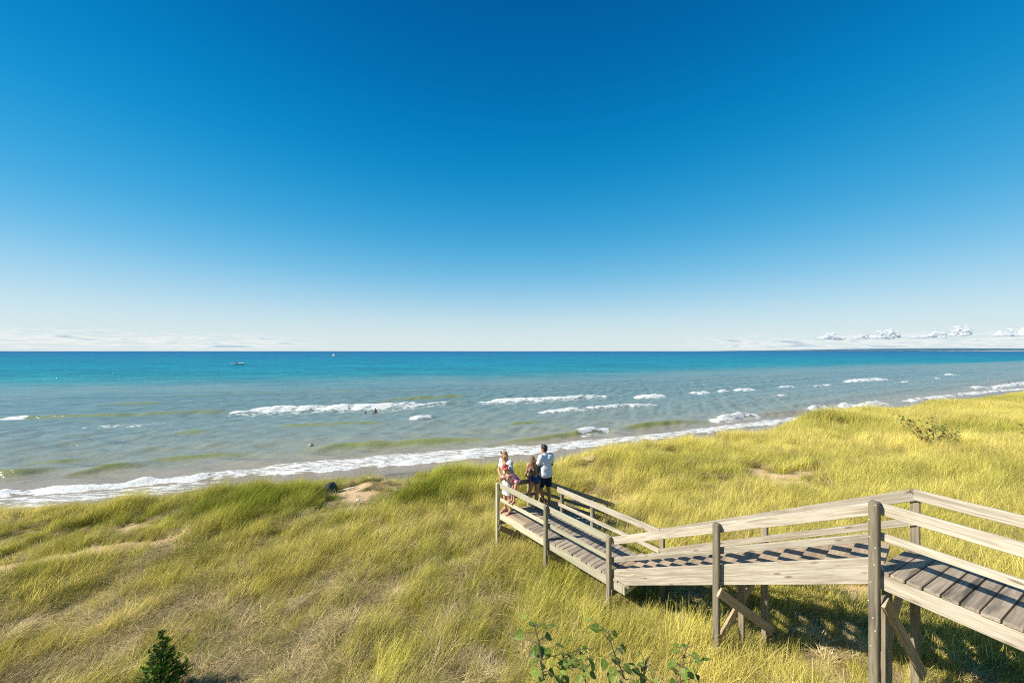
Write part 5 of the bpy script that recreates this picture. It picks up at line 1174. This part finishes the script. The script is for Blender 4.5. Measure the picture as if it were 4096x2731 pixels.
def leaf_mesh(name, L=.075, Wd=.058, fold=.25, curl=.2):
    prof = [(0, .05), (.02, .40), (.07, .70), (.15, .92), (.26, 1.0), (.38, .97), (.52, .83), (.66, .62), (.80, .37), (.91, .16), (1.0, 0.0)]
    V = []; Fc = []
    for f, w_ in prof:
        x = L * f; z = -curl * L * f * f
        for s in (-1, 0, 1): V.append((x, s * w_ * Wd / 2, z + abs(s) * w_ * Wd * .5 * fold))
    for i in range(len(prof) - 1):
        for s in (0, 1): a = i * 3 + s; Fc.append((a, a + 3, a + 4, a + 1))
    return V, Fc
def tube(pts, rads, seg=6):
    V = []; Fc = []
    for i, (p, r_) in enumerate(zip(pts, rads)):
        p = Vector(p); d = Vector(pts[min(i + 1, len(pts) - 1)]) - Vector(pts[max(i - 1, 0)]); d.normalize()
        a = d.orthogonal().normalized() if abs(d.z) < .99 else Vector((1, 0, 0)); b = d.cross(a)
        for k in range(seg): an = 2 * PI * k / seg; V.append(tuple(p + (a * math.cos(an) + b * math.sin(an)) * r_))
    for i in range(len(pts) - 1):
        for k in range(seg): Fc.append((i * seg + k, i * seg + (k + 1) % seg, (i + 1) * seg + (k + 1) % seg, (i + 1) * seg + k))
    return V, Fc
_lm = {}
def leaf_objs(parent, pos, direction, roll, size, mat):
    key = (mat.name, int(size * 40) % 3)
    if key not in _lm:
        V, Fc = leaf_mesh('leaf', fold=(.15, .35, .5)[key[1]], curl=(.1, .35, .25)[key[1]]); me = mesh_np('leaf', V, Fc); me.materials.append(mat); _lm[key] = me
    X = Vector(direction).normalized(); up = Vector((0, 0, 1)); Y = up.cross(X); Y = Y.normalized() if Y.length > .01 else Vector((0, 1, 0)); Z = X.cross(Y)
    R = Matrix((X, Y, Z)).transposed() @ Matrix.Rotation(roll, 3, 'X')
    o = link('leaf', _lm[key], None, parent); o.matrix_basis = Matrix.Translation(pos) @ R.to_4x4() @ Matrix.Scale(size, 4); return o
def sapling(px0, py0, px1, py1, Z, seed, lab, nl, top_from=0.45, dz=0.0):
    """young poplar whose tip is on one sight line; the stem runs down into the grass"""
    r_ = random.Random(seed)
    tip = Vector(((px0 - 2048) / F * Z, Z, H - (py0 - HOR) / F * Z)); low = Vector(((px1 - 2048) / F * Z, Z - .05, H - (py1 - HOR) / F * Z))
    d = (low - tip); base = tip + d * ((tip.z - 0) / max(1e-3, -d.z)) if False else low.copy()
    g = tz(low.x, low.y); base = Vector((low.x + d.x * .3, low.y, g)); rt = empty('poplar_sapling', base); tag(rt, lab, 'sapling', 'poplar saplings at the bottom of the picture')
    n = 9; pts = []
    for i in range(n):
        f = i / (n - 1); p = base.lerp(low, min(1, f / .55)) if f < .55 else low.lerp(tip, (f - .55) / .45)
        pts.append(p - base + Vector((math.sin(f * 7 + seed) * .012, math.cos(f * 6 + seed) * .012, 0)))
    pts[-1] = tip - base
    V, Fc = tube(pts, [.010 - .0068 * i / (n - 1) for i in range(n)], 6); st = link('stem', mesh_np('stem', V, Fc), BARK, rt)
    PV = []; PF = []
    for k in range(nl):
        f = 1 - (k / nl) * top_from; fi = f * (n - 1); i = min(n - 2, int(fi)); p = pts[i].lerp(pts[i + 1], fi - i)
        an = k * 2.4 + r_.uniform(-.4, .4); pet = (.025 + .035 * r_.random()) * (1.0 + (1.6 if r_.random() < .25 else 0)); el = r_.uniform(-.1, .9)
        dr = Vector((math.cos(an) * math.cos(el), math.sin(an) * math.cos(el), math.sin(el))); q = p + dr * pet
        o = len(PV); V2, F2 = tube([p, (p + q) / 2 + Vector((0, 0, .004)), q], [.0024, .002, .0016], 4); PV += V2; PF += [tuple(a + o for a in fc) for fc in F2]
        ld = Vector((dr.x, dr.y, r_.uniform(-.9, .35))); mt = LEAF; u = r_.random()
        if u < .09: mt = LEAFY
        elif u < .115: mt = LEAFB
        leaf_objs(rt, q, ld, r_.uniform(-.9, .9), (.62 if k < 3 else r_.uniform(.68, 1.1)), mt)
    link('petioles', mesh_np('petioles', PV, PF), BARK, rt)
Zs = 2.35
sapling(2135, 2497, 2185, 2720, Zs, 1, 'tall bushy poplar sapling, leftmost of the saplings, with one rust-brown leaf', 28, .46)
sapling(2255, 2620, 2230, 2735, Zs + .1, 2, 'short poplar sapling right beside the leftmost one', 12, .30)
sapling(2318, 2600, 2335, 2735, Zs, 3, 'slender poplar sapling between the bushy one and the one with a dark bare stem', 14, .34)
sapling(2432, 2522, 2497, 2731, Zs, 4, 'poplar sapling with a dark slanting stem and broad leaves at the bottom edge', 22, .45)
sapling(2585, 2640, 2560, 2740, Zs + .05, 5, 'low poplar sapling with few dark leaves right of the slanting stem', 12, .28)
sapling(2745, 2592, 2700, 2735, Zs, 6, 'poplar sapling farthest right, nearest the tall stair post', 20, .42)

def shrub(px, py, h, width, height, seed, label, nleaf, leafsize, name='poplar_shrub', lean=-.3):
    r_ = random.Random(seed); x, y = W(px, py, h); g = tz(x, y); rt = empty(name, (x, y, g)); tag(rt, label, 'shrub')
    V = []; Fc = []; tips = []
    for k in range(13):
        u = r_.uniform(-1, 1); e = Vector((u * width * .5 + lean * width * .1, r_.uniform(-.25, .25) * width, height * (.45 + .55 * r_.random()) * (1.05 - .35 * abs(u) + (.25 if u < -.6 else 0))))
        s = Vector((u * .25 * width * .3, r_.uniform(-.1, .1), -.05)); m_ = s.lerp(e, .5) + Vector((0, 0, -.12 * height * abs(u)))
        pts = [s, s.lerp(m_, .5), m_, m_.lerp(e, .5) + Vector((0, 0, .02)), e]; o = len(V); a, b = tube(pts, [.016, .013, .010, .007, .004], 5); V += a; Fc += [tuple(q + o for q in f) for f in b]
        for f in range(nleaf // 13):
            q = r_.random() ** .6; i = min(3, int(q * 4)); tips.append(pts[i].lerp(pts[i + 1], q * 4 - i))
    link('branches', mesh_np('branches', V, Fc), BARKG, rt)
    for mat, sel, nm in ((LEAF, 0, 'foliage'), (LEAFY, 1, 'foliage'), (LEAFB, 2, 'foliage')):
        VV = []; FF = []
        for i, p in enumerate(tips):
            if (0 if i % 9 < 5 else 1 if i % 9 < 7 else 2) != sel: continue
            bv, bf = leaf_mesh('l', leafsize, leafsize * .8)
            R = Matrix.Rotation(r_.uniform(0, 6.28), 3, 'Z') @ Matrix.Rotation(r_.uniform(-.5, .9), 3, 'Y') @ Matrix.Rotation(r_.uniform(-.9, .9), 3, 'X')
            p = p + Vector((r_.uniform(-1, 1), r_.uniform(-1, 1), r_.uniform(-.6, 1))) * .13 * min(1, height); o = len(VV); VV += [tuple(p + R @ Vector(q)) for q in bv]; FF += [tuple(a + o for a in f) for f in bf]
        if VV: link(nm, mesh_np(nm, VV, FF), mat, rt)
shrub(3745, 1790, -4.55, 2.9, 1.35, 21, 'low windswept poplar shrub with dark and yellowing leaves on the right-hand dune', 420, .105)
shrub(4150, 1800, -4.45, 2.2, 1.2, 22, 'poplar shrub cut by the right edge, a few dark leaves reaching into view', 260, .11)
shrub(3830, 2215, -4.45, .75, .42, 23, 'small bright green leafy plant seen between the rails of the upper deck', 130, .075, 'leafy_plant', 0)

def spruce(x, y, h, seed):
    r_ = random.Random(seed); g = tz(x, y); rt = empty('spruce_tree', (x, y, g)); tag(rt, 'young dark green spruce tree standing in the grass at the bottom left', 'tree')
    n = 10; pts = [Vector((math.sin(i * .9) * .012, math.cos(i * .7) * .012, -.1 + (h + .1) * i / (n - 1))) for i in range(n)]
    V, Fc = tube(pts, [.024 * (1 - i / (n - 1)) + .004 for i in range(n)], 7); link('trunk', mesh_np('trunk', V, Fc), plain('spruce_bark', (0.10, 0.065, 0.045), .9), rt)
    BV = []; BF = []; NV = []; NF = []
    def needles(p, q, dens, ln):
        d = (q - p); L = d.length; d.normalize(); a = d.orthogonal().normalized(); b = d.cross(a)
        for k in range(int(L * dens)):
            c = p + d * (L * r_.random()); an = r_.uniform(0, 2 * PI); o = (a * math.cos(an) + b * math.sin(an)); t_ = (o * .85 + d * .6).normalized(); s = t_.cross(d).normalized() * .0021
            l2 = ln * r_.uniform(.75, 1.2); i = len(NV); NV.extend([tuple(c - s), tuple(c + s), tuple(c + t_ * l2 + s * .4), tuple(c + t_ * l2 - s * .4)]); NF.append((i, i + 1, i + 2, i + 3))
    def branch(p, q, r0):
        o = len(BV); a, b = tube([p, p.lerp(q, .5), q], [r0, r0 * .7, r0 * .3], 4); BV.extend(a); BF.extend([tuple(k + o for k in f) for f in b])
    z = .10
    while z < h * .97:
        f = z / h; R = (.46 * (1 - f) ** 1.05 + .035); nb = 6 if f < .8 else 4; a0 = r_.uniform(0, 6)
        for k in range(nb):
            an = a0 + 2 * PI * k / nb + r_.uniform(-.35, .35); L = R * r_.uniform(.5, 1.25); up = .28 + .5 * f
            p = Vector((0, 0, z + r_.uniform(-.03, .03))); d = Vector((math.cos(an), math.sin(an), up)).normalized(); q = p + d * L; mid = p.lerp(q, .5) - Vector((0, 0, .03 * L)); branch(p, q, .006); needles(p.lerp(q, .12), q, 900, .024)
            for s in range(int(4 + 14 * L)):
                u = r_.uniform(.2, .95); sp = p.lerp(q, u); sd = r_.choice((-1, 1)); sdv = Vector((math.cos(an + sd * .9), math.sin(an + sd * .9), up * .8 + r_.uniform(-.2, .25))).normalized(); sq = sp + sdv * L * (1 - u) * .62 + sdv * .03; branch(sp, sq, .003); needles(sp, sq, 900, .022)
        z += .085 if f < .7 else .10
    needles(Vector((0, 0, h * .72)), Vector((pts[-1].x, pts[-1].y, h)), 520, .02)
    link('branches', mesh_np('branches', BV, BF), plain('spruce_twig', (0.14, 0.085, 0.045), .9), rt)
    t = NT('spruce_needles'); n_ = t.noise(t.obj(), 9, 3); c = t.mix(t.mr(n_, .35, .65), (0.035, 0.115, 0.006), (0.13, 0.26, 0.015)); bs = t.bsdf(c, .5, None, .3)
    o = link('crown', mesh_np('crown', NV, NF, False), t.done(bs), rt)
spruce(-5.92, 6.0, 1.30, 31)

# ------------------------------------------------------------------ odds and ends at the dune edge
def rock(px, py, h, s, seed, label, col, name='boulder', cat='boulder', raise_=0.0):
    x, y = W(px, py, h); g = tz(x, y); r_ = random.Random(seed); bm = bmesh.new(); bmesh.ops.create_icosphere(bm, subdivisions=4, radius=1.0)
    ph = [r_.uniform(0, 6) for _ in range(6)]
    for v in bm.verts:
        c = v.co.copy(); k = 1 + .10 * math.sin(c.x * 3 + ph[0]) * math.sin(c.y * 2.6 + ph[1]) + .07 * math.sin(c.z * 5 + ph[2]) * math.sin(c.x * 6 + ph[3]) + .03 * math.sin(c.y * 13 + ph[4]) * math.sin(c.z * 12 + ph[5])
        v.co = Vector((c.x * s[0] * k, c.y * s[1] * k, c.z * s[2] * k))
    o = link(name, bm_mesh(name, bm, True), plain(name + '_stone%d' % seed, col, .85, .35, 12), None, (x, y, g + s[2] * .35 + raise_)); tag(o, label, cat)
rock(1325, 1945, -5.95, (.24, .22, .30), 1, 'dark rounded boulder half hidden by grass at the edge of the dune', (0.045, 0.055, 0.05), raise_=0.08)
rock(2300, 2020, -5.6, (.34, .22, .22), 2, 'grey mottled boulder in the sand beyond the landing rail', (0.10, 0.085, 0.08))
def driftwood():
    x, y = W(1400, 1934, -5.85); g = tz(x, y); V, Fc = tube([(-.28, 0, .03), (-.1, .02, .07), (.1, .05, .10), (.26, .09, .14)], [.03, .045, .04, .02], 8)
    o = link('driftwood', mesh_np('driftwood', V, Fc), plain('bleached_wood', (0.66, 0.62, 0.55), .8, .2), None, (x, y, g)); tag(o, 'short bleached white piece of driftwood on the sand patch near the dark boulder', 'driftwood')
    x, y = W(3732, 1602, -H + .35); g = tz(x, y); V, Fc = tube([(-.9, 0, .2), (-.2, .1, .32), (.5, .1, .3), (.95, .3, .7)], [.10, .17, .16, .06], 8)
    o = link('driftwood', mesh_np('driftwood', V, Fc), plain('drift_log', (0.55, 0.48, 0.38), .8, .2), None, (x, y, g)); tag(o, 'pale driftwood log on the beach beside the surf on the right', 'driftwood')
    x, y = W(1432, 1997, -5.9); g = tz(x, y); bm = bmesh.new(); bmesh.ops.create_icosphere(bm, subdivisions=2, radius=.075)
    for v in bm.verts: v.co = Vector((v.co.x * 1.2, v.co.y, v.co.z * .8)) * (1 + .3 * math.sin(v.co.x * 60) * math.sin(v.co.y * 50))
    o = link('litter', bm_mesh('litter', bm), plain('paper_white', (0.75, 0.74, 0.70), .7), None, (x, y, g + .12)); tag(o, 'scrap of white litter in the grass below the sand patch', 'litter')
driftwood()
